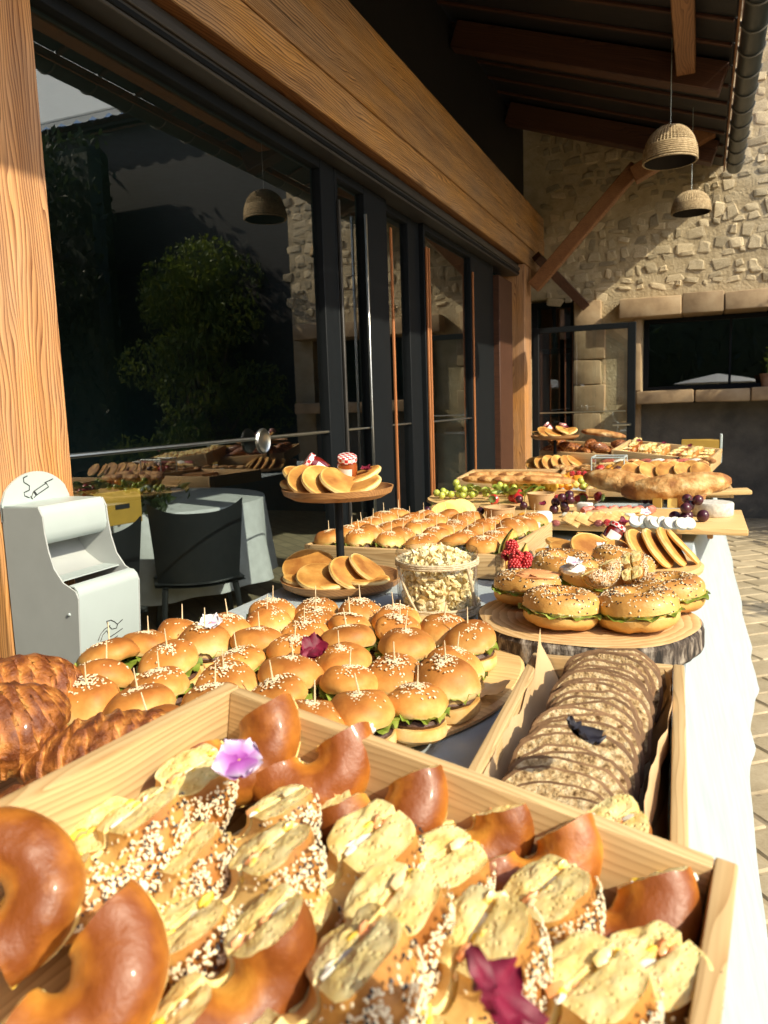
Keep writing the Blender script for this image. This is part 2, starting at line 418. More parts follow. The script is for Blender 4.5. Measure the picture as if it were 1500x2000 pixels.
# knee brace from the far post
A = ony(1046, 556, 7.0); B = ony(1238, 332, 7.0); dv = B - A
b = MB().add(*box(dv.length + .06, .10, .11, .006)); b.obj('brace', W_RAFY, pav, M=Matrix.Translation((A + B) / 2 - PO) @ Euler((0, -math.atan2(dv.z, dv.x), 0)).to_matrix().to_4x4())
A = ony(1236, 344, 6.9); B = ony(1392, 250, 6.9); dv = B - A
b = MB(); b.add(*box(dv.length, .12, .13, .006)); b.obj('brace', W_RAFY, pav, M=Matrix.Translation((A + B) / 2 - PO) @ Euler((0, -math.atan2(dv.z, dv.x), 0)).to_matrix().to_4x4())
A = Vector((-1.50, 7.16, 2.0)); B = Vector((-1.50, 7.76, 1.72)); 
b = MB().add(*tube([Vector((-1.40, 7.16, 2.42)), Vector((-1.05, 7.74, 2.02))], .055, 4)); b.obj('brace', W_RAFT, pav, M=Matrix.Translation(-PO))
# gutter: half round, brackets, copper drip edge
gv = []; ng = 11; ys = np.linspace(-4.6, 7.72, 30)
gt = MB(); Rg = .068
gt.add(*grid(len(ys), ng, lambda i, j: (Rg * math.cos(math.pi + math.pi * j / (ng - 1)), ys[i], Rg * math.sin(math.pi + math.pi * j / (ng - 1)))))
gt.add(*grid(len(ys), ng, lambda i, j: ((Rg - .004) * math.cos(math.pi + math.pi * j / (ng - 1)), ys[i], (Rg - .004) * math.sin(math.pi + math.pi * j / (ng - 1)) + .001)))
M_GUT = plain('gutter metal', (.030, .036, .036), .4, .5, 0)
go = gt.obj('gutter', M_GUT, pav, Vector((EX + .085, 0, EZ - .005)) - PO)
br = MB().add(*tube([((Rg + .005) * math.cos(math.pi + math.pi * j / 10), 0, (Rg + .005) * math.sin(math.pi + math.pi * j / 10)) for j in range(11)], .006, 6)).mesh('bracket', plain('bracket metal', (.13, .125, .11), .4, .5))
y = -.3
while y < 7.7: link('bracket', br, go, (0, y, 0)); y += .322
pbox('drip_edge', EX - .004, EX + .008, -4.6, 7.72, EZ - .045, EZ + .006, W_RAFY, .002)

# ------------------------------------------------------------------ stone house closing the courtyard
M_MORT = mat('lime mortar', [(.25, (.36, .275, .16)), (.5, (.50, .40, .245)), (.75, (.60, .50, .33))], 7, 7, .9, .9, 40, .012)
M_STN = mat('rubble stone', [(.25, (.38, .30, .18)), (.5, (.54, .44, .28)), (.75, (.66, .58, .41))], 14, 6, .85, .7, 50, .006, vary=.8)
M_ASH = mat('dressed stone', [(.25, (.25, .165, .09)), (.5, (.40, .28, .16)), (.75, (.48, .36, .22))], 6, 7, .8, .4, 60, .004, vary=.25)
hs = tag(empty('stone_house', (0, 7.95, 0)), 'rubble stone house at the courtyard end with a long hatch window and dressed stone lintel', 'house')
HO = Vector((0, 7.95, 0)); YW = 7.8
def hbox(name, x0, x1, y0, y1, z0, z1, m, bev=.0, parent=None, smooth=True, seed=None):
    c = Vector(((x0 + x1) / 2, (y0 + y1) / 2, (z0 + z1) / 2)); v, f = box(x1 - x0, y1 - y0, z1 - z0, bev, 2)
    if seed is not None: v = warp(v, .008, 6, seed)
    b = MB(); b.add(v, f); base = HO if parent is None else HO + parent.location
    return b.obj(name, m, parent or hs, c - base, smooth=smooth)
HX0, HX1 = -.53, .82
wl_ = MB()
for x0, x1, z0, z1 in ((-6, -1.60, -.01, 4.5), (-1.60, -1.16, 2.12, 4.5), (-1.16, HX0, -.01, 4.5), (HX0, HX1, 2.03, 4.5), (HX1, 1.06, -.01, 4.5)):
    wl_.add(*box(x1 - x0, .3, z1 - z0, 0, c=((x0 + x1) / 2, YW + .15 - HO.y, (z0 + z1) / 2)))
wl_.obj('wall', M_MORT, hs)
hbox('lower_wall', HX0, HX1, YW + .01, 8.1, -.01, 1.07, mat('shaded wall', [(.3, (.085, .082, .072)), (.7, (.17, .155, .13))], 6, 7, .9, .6, 40, .008))  # same wall, its colour darkened to carry the shade below the sill
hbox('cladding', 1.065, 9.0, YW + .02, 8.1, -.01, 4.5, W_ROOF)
xs = [-.73, -.18, .17, .55, .98]
for k in range(4): hbox('lintel_block', xs[k] + .003, xs[k + 1] - .003, YW - .17 + .008 * (k % 2), 8.05, 1.868 + .004 * k, 2.04 + .012 * (k % 2), M_ASH, .014, None, True, 3 + k)
xs = [-.56, -.06, .40, .95]
for k in range(3): hbox('sill_block', xs[k] + .003, xs[k + 1] - .003, YW - .26, 8.06, 1.072, 1.19 - .004 * (k % 2), M_ASH, .016, None, True, 13 + k)
hbox('jamb_block', -.605, -.535, YW - .06, YW + .05, .0, 1.071, M_ASH, .01, None, True, 21)
hbox('jamb_block', -.605, -.535, YW - .06, YW + .05, 1.194, 1.864, M_ASH, .01, None, True, 22)
zz = 0.0
for k, h in enumerate((.36, .30, .34, .27, .24, .31, .25)):
    w = .02 * ((k % 2) * 2 - 1); hbox('quoin_block', -1.16, -.885 + w, YW - .05, 8.0, zz + .004, zz + h - .004, M_ASH, .014, None, True, 30 + k); zz += h
# rubble stones standing proud of the mortar
rs = random.Random(11); proto_st = []
for k in range(10):
    v, f = box(1, 1, 1, .13, 1); v = warp(v, .30, 1.3, 40 + k * 5, 2); proto_st.append(MB().add(v, f).mesh('stone', M_STN, smooth=False))
z = 2.08; stones = []
while z < 4.45:
    h = rs.uniform(.05, .115); x = -1.50 + rs.random() * .1
    while x < 1.02:
        w = rs.uniform(.05, .19)
        if z > 2.13 or x + w < -.76:
            if rs.random() < .93: stones.append((x + w / 2, z + rs.uniform(-.02, .02), w * rs.uniform(.75, .97), rs.uniform(.014, .038), h * rs.uniform(.5, 1.0), rs.uniform(-9, 9), rs.uniform(-13, 13), rs.randrange(10)))
        x += w + rs.uniform(.004, .026)
    z += h + rs.uniform(.002, .012)
def seen(q):                                  # right of the eave, or under it
    return q[1] < 2.95 or q[0] > .02
stones.sort(key=lambda q: -(q[2] * q[4]) * (1 if seen(q) and q[0] < .75 else .001))
rest = MB(); pvf = []
for k in range(10):
    v, f = box(1, 1, 1, .13, 1); pvf.append((warp(v, .30, 1.3, 40 + k * 5, 2), f))
for n_, (x, z_, w, d, h, a1, a2, k) in enumerate(stones):
    M = TRS(Vector((x, YW + .004, z_)) - HO, a1 * .4, a2, a1 * .4, (w, d, h))
    if n_ < 290: link('stone', proto_st[k], hs, M=M)
    else: rest.add(*pvf[k], M=M)
ro = rest.obj('stone', M_STN, hs, smooth=False); ro['kind'] = 'stuff'
z = .95
# dark rooms, panes
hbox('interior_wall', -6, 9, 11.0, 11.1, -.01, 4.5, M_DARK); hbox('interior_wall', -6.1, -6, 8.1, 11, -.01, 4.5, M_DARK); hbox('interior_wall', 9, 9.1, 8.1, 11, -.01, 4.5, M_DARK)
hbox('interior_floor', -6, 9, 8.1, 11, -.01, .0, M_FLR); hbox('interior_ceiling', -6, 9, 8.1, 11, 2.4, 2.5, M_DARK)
w = MB(); w.add(*box(.05, .05, .676, .003, c=(HX0 + .026, 0, 1.53))); w.add(*box(.05, .05, .676, .003, c=(HX1 - .026, 0, 1.53))); w.add(*box(.022, .04, .676, .003, c=(.24, 0, 1.53)))
w.add(*box(HX1 - HX0 - .1, .05, .04, .003, c=((HX0 + HX1) / 2, 0, 1.848))); w.add(*box(HX1 - HX0 - .1, .05, .04, .003, c=((HX0 + HX1) / 2, 0, 1.212)))
wo_ = w.obj('window', M_BLK, hs, Vector((0, 8.0, 0)) - HO)
for a, b in ((HX0 + .05, .229), (.251, HX1 - .05)):
    MB().add([(a, 0, 1.232), (b, 0, 1.232), (b, 0, 1.828), (a, 0, 1.828)], [(0, 1, 2, 3)]).obj('pane', M_GLS, wo_)
d = MB(); d.add(*box(.06, .05, 2.1, .003, c=(-1.57, 0, 1.05))); d.add(*box(.05, .05, 2.1, .003, c=(-1.187, 0, 1.05)))
for zc, hh in ((.04, .08), (1.0, .06), (1.62, .05), (2.07, .06)): d.add(*box(.333, .048, hh, .003, c=(-1.376, 0, zc)))
d.add(*box(.03, .046, .40, .003, c=(-1.376, 0, 1.845)))
do = d.obj('door', M_BLK, hs, Vector((0, 7.93, 0)) - HO)
for x0, x1, z0, z1 in ((-1.54, -1.212, .08, .97), (-1.54, -1.212, 1.03, 1.595), (-1.54, -1.391, 1.645, 2.04), (-1.361, -1.212, 1.645, 2.04)):
    MB().add([(x0, 0, z0), (x1, 0, z0), (x1, 0, z1), (x0, 0, z1)], [(0, 1, 2, 3)]).obj('pane', M_GLS, do)
# tile roof: barrel tiles along the eave, corrugated field above
nx = 340; rows = 9
def tilep(i, j):
    x = -6.2 + i * (15.4 / (nx - 1)); yy = 7.69 + j * .45
    return (x, yy - HO.y, 4.57 + .055 * abs(math.sin(x * math.pi / .21)) + (yy - 7.69) * .36)
MB().add(*grid(nx, rows, tilep)).obj('roof', M_TIL, hs)
aw = tag(empty('canvas_awning', (4.9, 7.7, 4.6)), 'pale canvas awning with scalloped front edge high on the house, mirrored in the glass', 'awning')
def awp(i, j):
    x = -3.6 + 7.2 * i / 240; yy = -.12 + 2.6 * max(0, j - 1) / 5; zz = .06 + (2.6 * max(0, j - 1) / 5) * 1.0 - (.055 + .05 * abs(math.sin(x * math.pi / .24)) if j == 0 else 0)
    return (x, yy, zz)
M_CNV = plain('pale canvas', (.78, .83, .82), .9, .2, var=.03)
MB().add(*grid(241, 7, awp)).obj('canvas', M_CNV, aw)
fb = MB()
for x in (-3.55, -1.2, 1.2, 3.55): fb.add(*tube([(x, -.10, .03), (x, 2.4, 2.40)], .02, 6))
fb.add(*tube([(-3.6, -.10, .035), (3.6, -.10, .035)], .022, 6)); fb.obj('frame', M_BLK, aw)
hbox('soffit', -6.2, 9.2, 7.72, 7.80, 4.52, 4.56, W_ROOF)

# open glass door leaf standing in front of the end wall
gd = tag(empty('open_glass_door', (-1.0, 7.2, 0)), 'black framed glass door leaf standing open between the far post and the stone hatch', 'door')
f = MB(); x0, x1, z1 = -.44, .46, 1.79
f.add(*box(.05, .04, z1, .003, c=(x0 + .025, 0, z1 / 2))); f.add(*box(.07, .04, z1, .003, c=(x1 - .035, 0, z1 / 2)))
f.add(*box(x1 - x0 - .12, .038, .05, .003, c=(.0 + (x0 + .05 + x1 - .07) / 2, 0, z1 - .025))); f.add(*box(x1 - x0 - .12, .038, .09, .003, c=((x0 + .05 + x1 - .07) / 2, 0, .045)))
f.obj('frame', M_BLK, gd)
MB().add([(x0 + .05, 0, .09), (x1 - .07, 0, .09), (x1 - .07, 0, z1 - .05), (x0 + .05, 0, z1 - .05)], [(0, 1, 2, 3)]).obj('pane', M_GLS, gd)
MB().add(*tube([(x1 - .19, -.035, .90), (x1 - .04, -.035, .90), (x1 - .035, 0, .90)], .011, 8)).obj('handle', M_STEEL, gd)
MB().add(*tube([(x0 + .06, -.012, 1.02), (x1 - .08, -.012, 1.02)], .006, 8)).obj('rail', M_STEEL, gd)

# ------------------------------------------------------------------ greenery across the courtyard (mostly seen mirrored in the glass)
def leafm(name, a, b):
    t = NT(name); n = t.noise(t.coords(), 3, 3); col = t.ramp(n, [(.3, a), (.7, b)])
    df = t.node('ShaderNodeBsdfPrincipled'); t.l.new(col, df.inputs['Base Color']); df.inputs['Roughness'].default_value = .45
    tl = t.node('ShaderNodeBsdfTranslucent'); t.l.new(col, tl.inputs[0]); mx = t.node('ShaderNodeMixShader'); mx.inputs[0].default_value = .42
    t.l.new(df.outputs[0], mx.inputs[1]); t.l.new(tl.outputs[0], mx.inputs[2]); t.l.new(mx.outputs[0], t.out.inputs[0]); return t.m
M_LF1 = leafm('ivy leaf', (.06, .11, .014), (.22, .27, .035)); M_LF2 = leafm('evergreen leaf', (.018, .034, .010), (.040, .062, .018)); M_BRK = mat('bark', [(.3, (.06, .04, .025)), (.7, (.15, .11, .075))], 20, 6, .9, .8, 30, .01)
def leaves(n, fn, size, seed, mat_, name, parent):
    r = np.random.RandomState(seed); V = []; F = []
    for k in range(n):
        c = Vector(fn(r)); s = size * r.uniform(.6, 1.4); e = Euler(r.uniform(0, 6.28, 3)).to_matrix()
        for q in ((-1, 0, 0), (-.25, .42, .1), (1, 0, 0), (-.25, -.42, .1)): V.append(tuple(c + e @ (Vector(q) * s)))
        F.append((4 * k, 4 * k + 1, 4 * k + 2, 4 * k + 3))
    return MB().add(V, F).obj(name, mat_, parent, smooth=False)
def tree(name, loc, h, rad, label, seed, cat='tree', m=None, n=5200, squash=1.0, low=.25, lsz=.055):
    t = tag(empty(name, loc), label, cat, None); r = random.Random(seed)
    b = MB().add(*tube([(0, 0, -.02), (.05, .02, h * .25), (-.03, .05, h * .55), (.02, 0, h * .8)], [.13, .10, .07, .03], 9))
    cl = []
    for k in range(26):
        a = r.uniform(0, 6.28); rr2 = rad * r.uniform(.25, .85); zc = h * (low + (1 - low) * r.random())
        q = (rr2 * math.cos(a) * squash * (1.15 - .55 * zc / h), rr2 * math.sin(a) * (1.15 - .55 * zc / h), zc * .95); cl.append(q)
        b.add(*tube([(0, 0, q[2] * .6), tuple(.55 * c + d for c, d in zip(q, (0, 0, .1 * h * .5))), q], [.03, .02, .008], 5))
    b.obj('trunk', M_BRK, t)
    def fn(rs_):
        c = cl[rs_.randint(len(cl))]; v = rs_.normal(0, 1, 3); v /= np.linalg.norm(v); v *= rad * .36 * rs_.uniform(.4, 1) ** .5
        return (c[0] + v[0], c[1] + v[1], c[2] + v[2] * .8)
    leaves(n, fn, lsz, seed, m or M_LF2, 'crown', t); return t
tree('evergreen_tree', (3.9, 6.3, 0), 4.3, 1.25, 'dark evergreen tree mirrored behind the ashtray, nearest the glass', 3)
tree('evergreen_tree', (5.6, 6.6, 0), 4.5, 1.4, 'dark evergreen tree across the courtyard, middle one of three by the house', 4)
tree('evergreen_tree', (7.4, 6.4, 0), 4.4, 1.4, 'dark evergreen tree across the courtyard at the far end of the house', 5)
ch = tag(empty('courtyard_hedge', (5.7, 7.30, 0)), 'tall dark clipped hedge against the house, mirrored dark in the large glass door', 'hedge')
leaves(9000, lambda r: (r.uniform(-2.6, 3.2), r.normal(-.05, .16), r.uniform(0, 4.35)), .055, 19, M_LF2, 'foliage', ch)
MB().add(*box(5.6, .32, 4.2, .1, c=(.3, .12, 2.1))).obj('core', M_LF2, ch)
tree('climbing_plant', (2.1, 7.40, 0), 2.95, 1.0, 'sunlit climbing plant on the house wall, mirrored in the large glass door', 6, 'plant', M_LF1, 11000, 1.15, .2, .034)
tree('clipped_shrub', (1.95, 6.85, 0), 1.05, .55, 'low bushy shrub at the wall foot, mirrored above the door rail', 7, 'shrub', M_LF1, 3600, 1.3, .3, .03)
gh = MB(); rh = np.random.RandomState(5)
hg = tag(empty('garden_hedge', (2, -9, 0)), 'tall dark garden hedge behind the viewer, only mirrored in the hatch window', 'hedge')
leaves(5200, lambda r: (r.uniform(-12, 12), r.normal(0, .35), r.uniform(0, 4.6)), .17, 9, M_LF2, 'foliage', hg)
MB().add(*box(23.6, .5, 4.3, .1, c=(0, 0, 2.15))).obj('core', M_LF2, hg)
tree('young_tree', (4.1, 3.2, 0), 2.9, .75, 'young tree beside the terrace casting dappled shade on the paving', 8, 'tree', M_LF1, 1500, 1.0, .62)
def mirrored_back(px, py, y):
    p = ony(px, py, 8.0); v = ray(px, py); k = (8.0 - y) / v[1]; return Vector((p.x + v[0] * k, y, p.z + v[2] * k))
pp_ = mirrored_back(1402, 742, -5.5); par = tag(empty('garden_parasol', (pp_.x, pp_.y, 0)), 'white garden parasol behind the viewer, mirrored as a pale strip in the hatch window', 'parasol')
MB().add(*tube([(0, 0, -.01), (0, 0, pp_.z + .15)], .025, 8)).obj('pole', M_STEEL, par)
MB().add(*lathe([(0, pp_.z + .16), (.6, pp_.z + .05), (1.05, pp_.z - .06), (1.05, pp_.z - .08), (.6, pp_.z + .03), (0, pp_.z + .14)], 8)).obj('canopy', plain('parasol canvas', (.78, .80, .78), .9), par)
MB().add(*lathe([(0, -.01), (.26, -.01), (.26, .05), (.05, .08), (0, .08)], 16)).obj('base', M_BLK, par)
# leafy sprig on the hatch sill
sp = tag(empty('potted_plant', (.535, 7.66, 1.192)), 'small potted plant on the stone hatch sill with bright green leaves', 'plant')
MB().add(*lathe([(0, 0), (.045, 0), (.06, .10), (.064, .10), (.064, .115), (.055, .115), (.05, .09), (0, .09)], 16)).obj('pot', M_TIL, sp)
st = MB(); M_SPR = leafm('sprig leaf', (.16, .26, .03), (.32, .42, .08)); rl = random.Random(4)
tips = []
for k in range(7):
    a = rl.uniform(0, 6.28); tip = (math.cos(a) * rl.uniform(.05, .14), math.sin(a) * .06, rl.uniform(.25, .48)); tips.append(tip)
    st.add(*tube([(0, 0, .09), (tip[0] * .4, tip[1] * .4, tip[2] * .6), tip], [.004, .003, .0015], 5))
st.obj('stem', M_SPR, sp)
lf = MB()
for tip in tips:
    for q in range(5):
        f_ = .55 + .45 * q / 4; c = Vector((tip[0] * f_, tip[1] * f_, tip[2] * f_)); e = Euler((rl.uniform(-.6, .6), rl.uniform(-.6, .6), rl.uniform(0, 6.28))).to_matrix()
        lf.add([tuple(c + e @ Vector(p)) for p in ((0, 0, 0), (.022, .016, .006), (.055, 0, .0), (.022, -.016, .006))], [(0, 1, 2, 3)])
lf.obj('leaf', M_SPR, sp, smooth=False)
# ------------------------------------------------------------------ buffet tables and cloths
TZ = .75
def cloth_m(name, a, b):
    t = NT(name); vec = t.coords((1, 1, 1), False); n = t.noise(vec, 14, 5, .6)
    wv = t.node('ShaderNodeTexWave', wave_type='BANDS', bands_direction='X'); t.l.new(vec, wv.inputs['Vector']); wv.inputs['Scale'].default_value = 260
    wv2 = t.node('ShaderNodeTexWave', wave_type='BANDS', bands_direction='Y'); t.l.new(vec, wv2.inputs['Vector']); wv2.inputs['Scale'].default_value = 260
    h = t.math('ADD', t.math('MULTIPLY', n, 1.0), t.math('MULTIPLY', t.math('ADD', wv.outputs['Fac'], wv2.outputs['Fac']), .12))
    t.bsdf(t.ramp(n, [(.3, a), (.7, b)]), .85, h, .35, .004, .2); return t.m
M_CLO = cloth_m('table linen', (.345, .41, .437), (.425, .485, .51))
def cloth(name, x0, x1, y0, y1, drop, label, seed, amp=.02, flare=.17, jag=None):
    W = drop; e = .004
    sx = np.unique(np.round(np.concatenate([np.linspace(x0 - W, x0 - e, 11), [x0, x0 + e], np.linspace(x0 + .03, x1 - .03, 14), [x1 - e, x1], np.linspace(x1 + e, x1 + W, 18)]), 4))
    sy = np.unique(np.round(np.concatenate([np.linspace(y0 - W, y0 - e, 10), [y0, y0 + e], np.linspace(y0 + .03, y1 - .03, int((y1 - y0) / .045)), [y1 - e, y1], np.linspace(y1 + e, y1 + W, 10)]), 4))
    def fn(i, j):
        s, u = sx[i], sy[j]
        dx = max(0, s - x1) or min(0, s - x0); dy = max(0, u - y1) or min(0, u - y0)
        cx_, cy_ = min(max(s, x0), x1), min(max(u, y0), y1)
        d = max(abs(dx), abs(dy)); k = d / W
        wv = math.sin(cy_ * 6.3 + seed) * .6 + math.sin(cy_ * 13 + 3 * math.sin(cy_ * 2.3)) * .25 + 1.5 * nz((cy_ * 3, k * 1.5, seed), 1.0, 3)
        if jag: wv += sum(a * math.exp(-((cy_ - c) / w) ** 2) for c, w, a in jag)
        wx = math.sin(cx_ * 9 + seed) * .6 + math.sin(cx_ * 23 + seed) * .3
        fx = 0 if dx == 0 else math.copysign(flare * k ** 1.15 + amp * wv * k ** .8 + .003, dx)
        fy = 0 if dy == 0 else math.copysign(.10 * k + amp * wx * k + .003, dy)
        fx *= abs(dx) / d if d > 0 else 1; fy *= abs(dy) / d if d > 0 else 1
        z = TZ - d * (1 - .04 * (flare > .1))
        if d == 0: z += .0022 * nzf((s, u, seed), 5, seed, 3) + .0012 * max(0, nz((s * 2.2 + u, u * .8, seed), 2.2, 9))
        k_ = min(1, max(0, (u - 2.1) / .6)); k_ = k_ * k_ * (3 - 2 * k_); ww = (cx_ - x0) / (x1 - x0)
        return (cx_ + fx - x0 + k_ * (.058 * ww - .07 * (1 - ww)), cy_ + fy - y0, z + .003 * (d > 0) * -1)
    o = MB().add(*grid(len(sx), len(sy), fn)).obj(name, M_CLO, None, Vector((x0, y0, 0)))
    tag(o, label, 'tablecloth'); return o
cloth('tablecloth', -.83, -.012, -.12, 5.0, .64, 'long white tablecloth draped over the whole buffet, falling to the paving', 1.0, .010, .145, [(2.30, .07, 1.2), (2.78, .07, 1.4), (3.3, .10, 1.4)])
def trestle(x0, x1, y0, y1, label):
    t = tag(empty('trestle_table', ((x0 + x1) / 2, (y0 + y1) / 2, 0)), label, 'table', 'buffet tables under the cloths'); hx, hy = (x1 - x0) / 2, (y1 - y0) / 2
    MB().add(*box(hx * 2 - .008, hy * 2 - .008, .03, .004, c=(0, 0, TZ - .021))).obj('tabletop', W_PLT, t)
    for sx in (-1, 1):
        for sy in (-1, 1): MB().add(*tube([(sx * (hx - .08), sy * (hy - .1), -.005), (sx * (hx - .08), sy * (hy - .1), TZ - .036)], .016, 8)).obj('leg', M_BLK, t)
trestle(-.815, -.012, -.12, 2.36, 'near buffet table hidden beneath the white cloth')
trestle(-.90, .045, 2.40, 5.0, 'far buffet table hidden beneath the white cloth')

# ------------------------------------------------------------------ wall ashtray on the near post
M_SS = plain('brushed steel white', (.49, .565, .555), .42, .5, .15, bscale=30, var=.02)
M_SSG = plain('brushed steel grey', (.43, .455, .445), .5, .5, .1, var=.03)
M_INK = plain('black print', (.02, .02, .022), .5)
ash = tag(empty('ashtray_bin', (-1.44, 1.35, .75)), 'pale metal ashtray bin with curved side plates and cigarette pictogram fixed to the near post', 'ashtray'); AO = Vector((-1.44, 1.35, .75))
prof = [(-1.444, .932), (-1.336, .935), (-1.326, .915), (-1.324, .880), (-1.318, .840), (-1.306, .800), (-1.283, .769), (-1.250, .752), (-1.244, .737), (-1.252, .62), (-1.275, .42), (-1.444, .42)]
def side(y, th):
    n = len(prof); v = [(x, y, z) for x, z in prof] + [(x, y + th, z) for x, z in prof]
    f = [tuple(range(n)), tuple(range(2 * n - 1, n - 1, -1))] + [(k, n + k, n + (k + 1) % n, (k + 1) % n) for k in range(n)]
    return v, f
for y in (1.25, 1.446): MB().add(*side(y, .004)).obj('side_plate', M_SSG, ash, -AO, smooth=False)
def sheet(pts, y0=1.254, y1=1.446, th=.003):
    m = len(pts); b = MB(); v = []
    P = [Vector((x, 0, z)) for x, z in pts]; N = []
    for k in range(m):
        t = P[min(k + 1, m - 1)] - P[max(k - 1, 0)]; N.append(Vector((t.z, 0, -t.x)).normalized() * th)
    for k in range(m):
        for y in (y0, y1):
            v.append((P[k].x, y, P[k].z)); 
        for y in (y0, y1):
            v.append((P[k].x + N[k].x, y, P[k].z + N[k].z))
    f = []
    for k in range(m - 1):
        a, c = 4 * k, 4 * k + 4
        f += [(a, a + 1, c + 1, c), (a + 2, c + 2, c + 3, a + 3), (a, c, c + 2, a + 2), (a + 1, a + 3, c + 3, c + 1)]
    f += [(0, 2, 3, 1), (4 * m - 4, 4 * m - 3, 4 * m - 1, 4 * m - 2)]
    return v, f
MB().add(*sheet([(-1.44, .936), (-1.340, .9365), (-1.333, .930), (-1.329, .915), (-1.327, .878), (-1.330, .864), (-1.337, .855), (-1.345, .850)])).obj('hood', M_SS, ash, -AO)
MB().add(*sheet([(-1.44, .86), (-1.40, .80), (-1.36, .775), (-1.345, .771)])).obj('inner_tray', M_SSG, ash, -AO)
MB().add(*sheet([(-1.345, .772), (-1.30, .771)])).obj('stub_grid', M_SS, ash, -AO)
MB().add(*sheet([(-1.288, .752), (-1.27, .764), (-1.256, .762), (-1.246, .752), (-1.2445, .738), (-1.253, .62), (-1.277, .42)])).obj('front_panel', M_SS, ash, -AO)
arc = [(1.25 + .2 * k / 16, .94 + (.066 * math.sin(math.pi * k / 16) ** .55 if 0 < k < 16 else 0)) for k in range(17)]
n = len(arc) + 2; oy = [(1.25, .90)] + arc + [(1.45, .90)]; n = len(oy)
v = [(-1.447, y, z) for y, z in oy] + [(-1.441, y, z) for y, z in oy]
MB().add(v, [tuple(range(n)), tuple(range(2 * n - 1, n - 1, -1))] + [(k, n + k, n + (k + 1) % n, (k + 1) % n) for k in range(n)]).obj('back_plate', M_SS, ash, -AO, smooth=False)
ink = MB()
def stroke(pts, x, r=.0011, off=(0, 880)):
    ps = [onx(px / 3 + off[0], py / 3 + off[1], x) for px, py in pts]; ink.add(*tube(ps, r, 5))
XB = -1.4400
for s_ in ([(160, 148), (137, 160), (140, 185), (172, 205), (172, 232), (142, 245), (145, 265), (172, 276)], [(183, 280), (196, 240), (270, 190)], [(200, 275), (212, 262), (285, 212), (270, 190)], [(196, 240), (212, 262)], [(202, 237), (217, 258)], [(262, 188), (310, 165)], [(180, 268), (192, 284)]): stroke(s_, XB)
ink.obj('pictogram', M_INK, ash, -AO)
ink = MB()
def front_x(z): return -1.2445 - (.738 - z) * (.0085 / .118) + .0006
def stroke2(pts):
    ps = []
    for px, py in pts:
        x = -1.25
        for _ in range(5): p = onx(px / 3, py / 3 + 880, x); x = front_x(p.z)
        ps.append(onx(px / 3, py / 3 + 880, x))
    ink.add(*tube(ps, .0010, 5))
for s_ in ([(575, 1115), (590, 1075), (615, 1045), (645, 1025)], [(590, 1118), (602, 1080), (625, 1055), (640, 1085), (640, 1110)], [(625, 1000), (632, 1022), (655, 1046), (682, 1040), (690, 1015), (718, 990)], [(625, 1000), (650, 993), (672, 1003), (690, 1020)], [(640, 1095), (672, 1075), (718, 1042)], [(655, 1110), (690, 1085)]): stroke2(s_)
ink.obj('front_drawing', M_INK, ash, -AO)
MB().add(*lathe([(0, .004), (.003, .003), (.004, 0)], 10), M=TRS((-1.272, 1.2495, .70), 90, 0, 0)).obj('screw', M_SS, ash, -AO)

# ------------------------------------------------------------------ indoors: round table, two chairs, box, plant
M_LIN = plain('indoor linen', (.72, .74, .76), .85, .2)
rt = tag(empty('round_table', (-3.08, 3.70, -.14)), 'round dining table indoors under a white cloth, seen through the glass', 'table')
MB().add(*lathe([(0, 0), (.24, 0), (.22, .02), (.04, .04), (.035, .70), (0, .70)], 20)).obj('pedestal', M_BLK, rt)
MB().add(*lathe([(0, .72), (.69, .72), (.70, .735), (.69, .75), (0, .75)], 40)).obj('tabletop', W_PLT, rt)
def rcl(i, j):
    a = 2 * math.pi * i / 120
    if j < 6: r = .705 * j / 5; z = .755
    else:
        k = (j - 5) / 9; r = .705 + .05 * k + .028 * k * (math.sin(a * 13) + .6 * math.sin(a * 7 + 1)); z = .755 - .46 * k
    return (r * math.cos(a), r * math.sin(a), z)
rc = MB().add(*grid(120, 15, rcl, True)).obj('white_tablecloth', M_LIN, None, Vector((-3.08, 3.70, -.14)))
tag(rc, 'white cloth on the round indoor table behind the glass, nearly touching the chairs', 'tablecloth')
M_CHR = plain('black plastic', (.016, .018, .020), .45, .5)
def chair(loc, rot, label):
    t = tag(empty('chair', loc), label, 'chair', 'black chairs at the indoor table'); t.rotation_euler = (0, 0, R_(rot))
    def back(i, j, o=0):      # u across, v up; wings curl forward and rise to horns
        u = -1 + 2 * i / 20; v = j / 12; w = .20 + .045 * v; top = .80 + .055 * abs(u) ** 3 - .012
        return (u * w * (1 - .06 * v), .05 + .05 * v - .085 * abs(u) ** 2.2 + o, .44 + (top - .44) * v)
    b = MB(); b.add(*grid(21, 13, lambda i, j: back(i, j))); b.add(*grid(21, 13, lambda i, j: back(20 - i, j, .012))); b.obj('backrest', M_CHR, t)
    s = MB(); s.add(*grid(13, 11, lambda i, j: ((-1 + i / 6) * .22 * (1 - .1 * (j / 10) ** 2), .06 - .43 * j / 10, .45 - .02 * math.cos((-1 + i / 6) * 1.5) - .012 * math.sin(j / 10 * 3) + (-.02 if j == 10 else 0))))
    s.add(*grid(13, 11, lambda i, j: ((1 - i / 6) * .22 * (1 - .1 * (j / 10) ** 2), .06 - .43 * j / 10, .435 - .02 * math.cos((-1 + i / 6) * 1.5)))); s.obj('seat', M_CHR, t)
    for x in (-.17, .17):
        for y, e in ((.03, .05), (-.33, -.03)): MB().add(*tube([(x, y, .43), (x * 1.25, y + e, 0)], [.016, .011], 8)).obj('leg', M_CHR, t)
chair((-2.30, 3.12, -.14), -138, 'black moulded chair with horned back, right one behind the large glass door')
chair((-2.34, 2.42, -.14), -122, 'black moulded chair half hidden behind the ashtray')
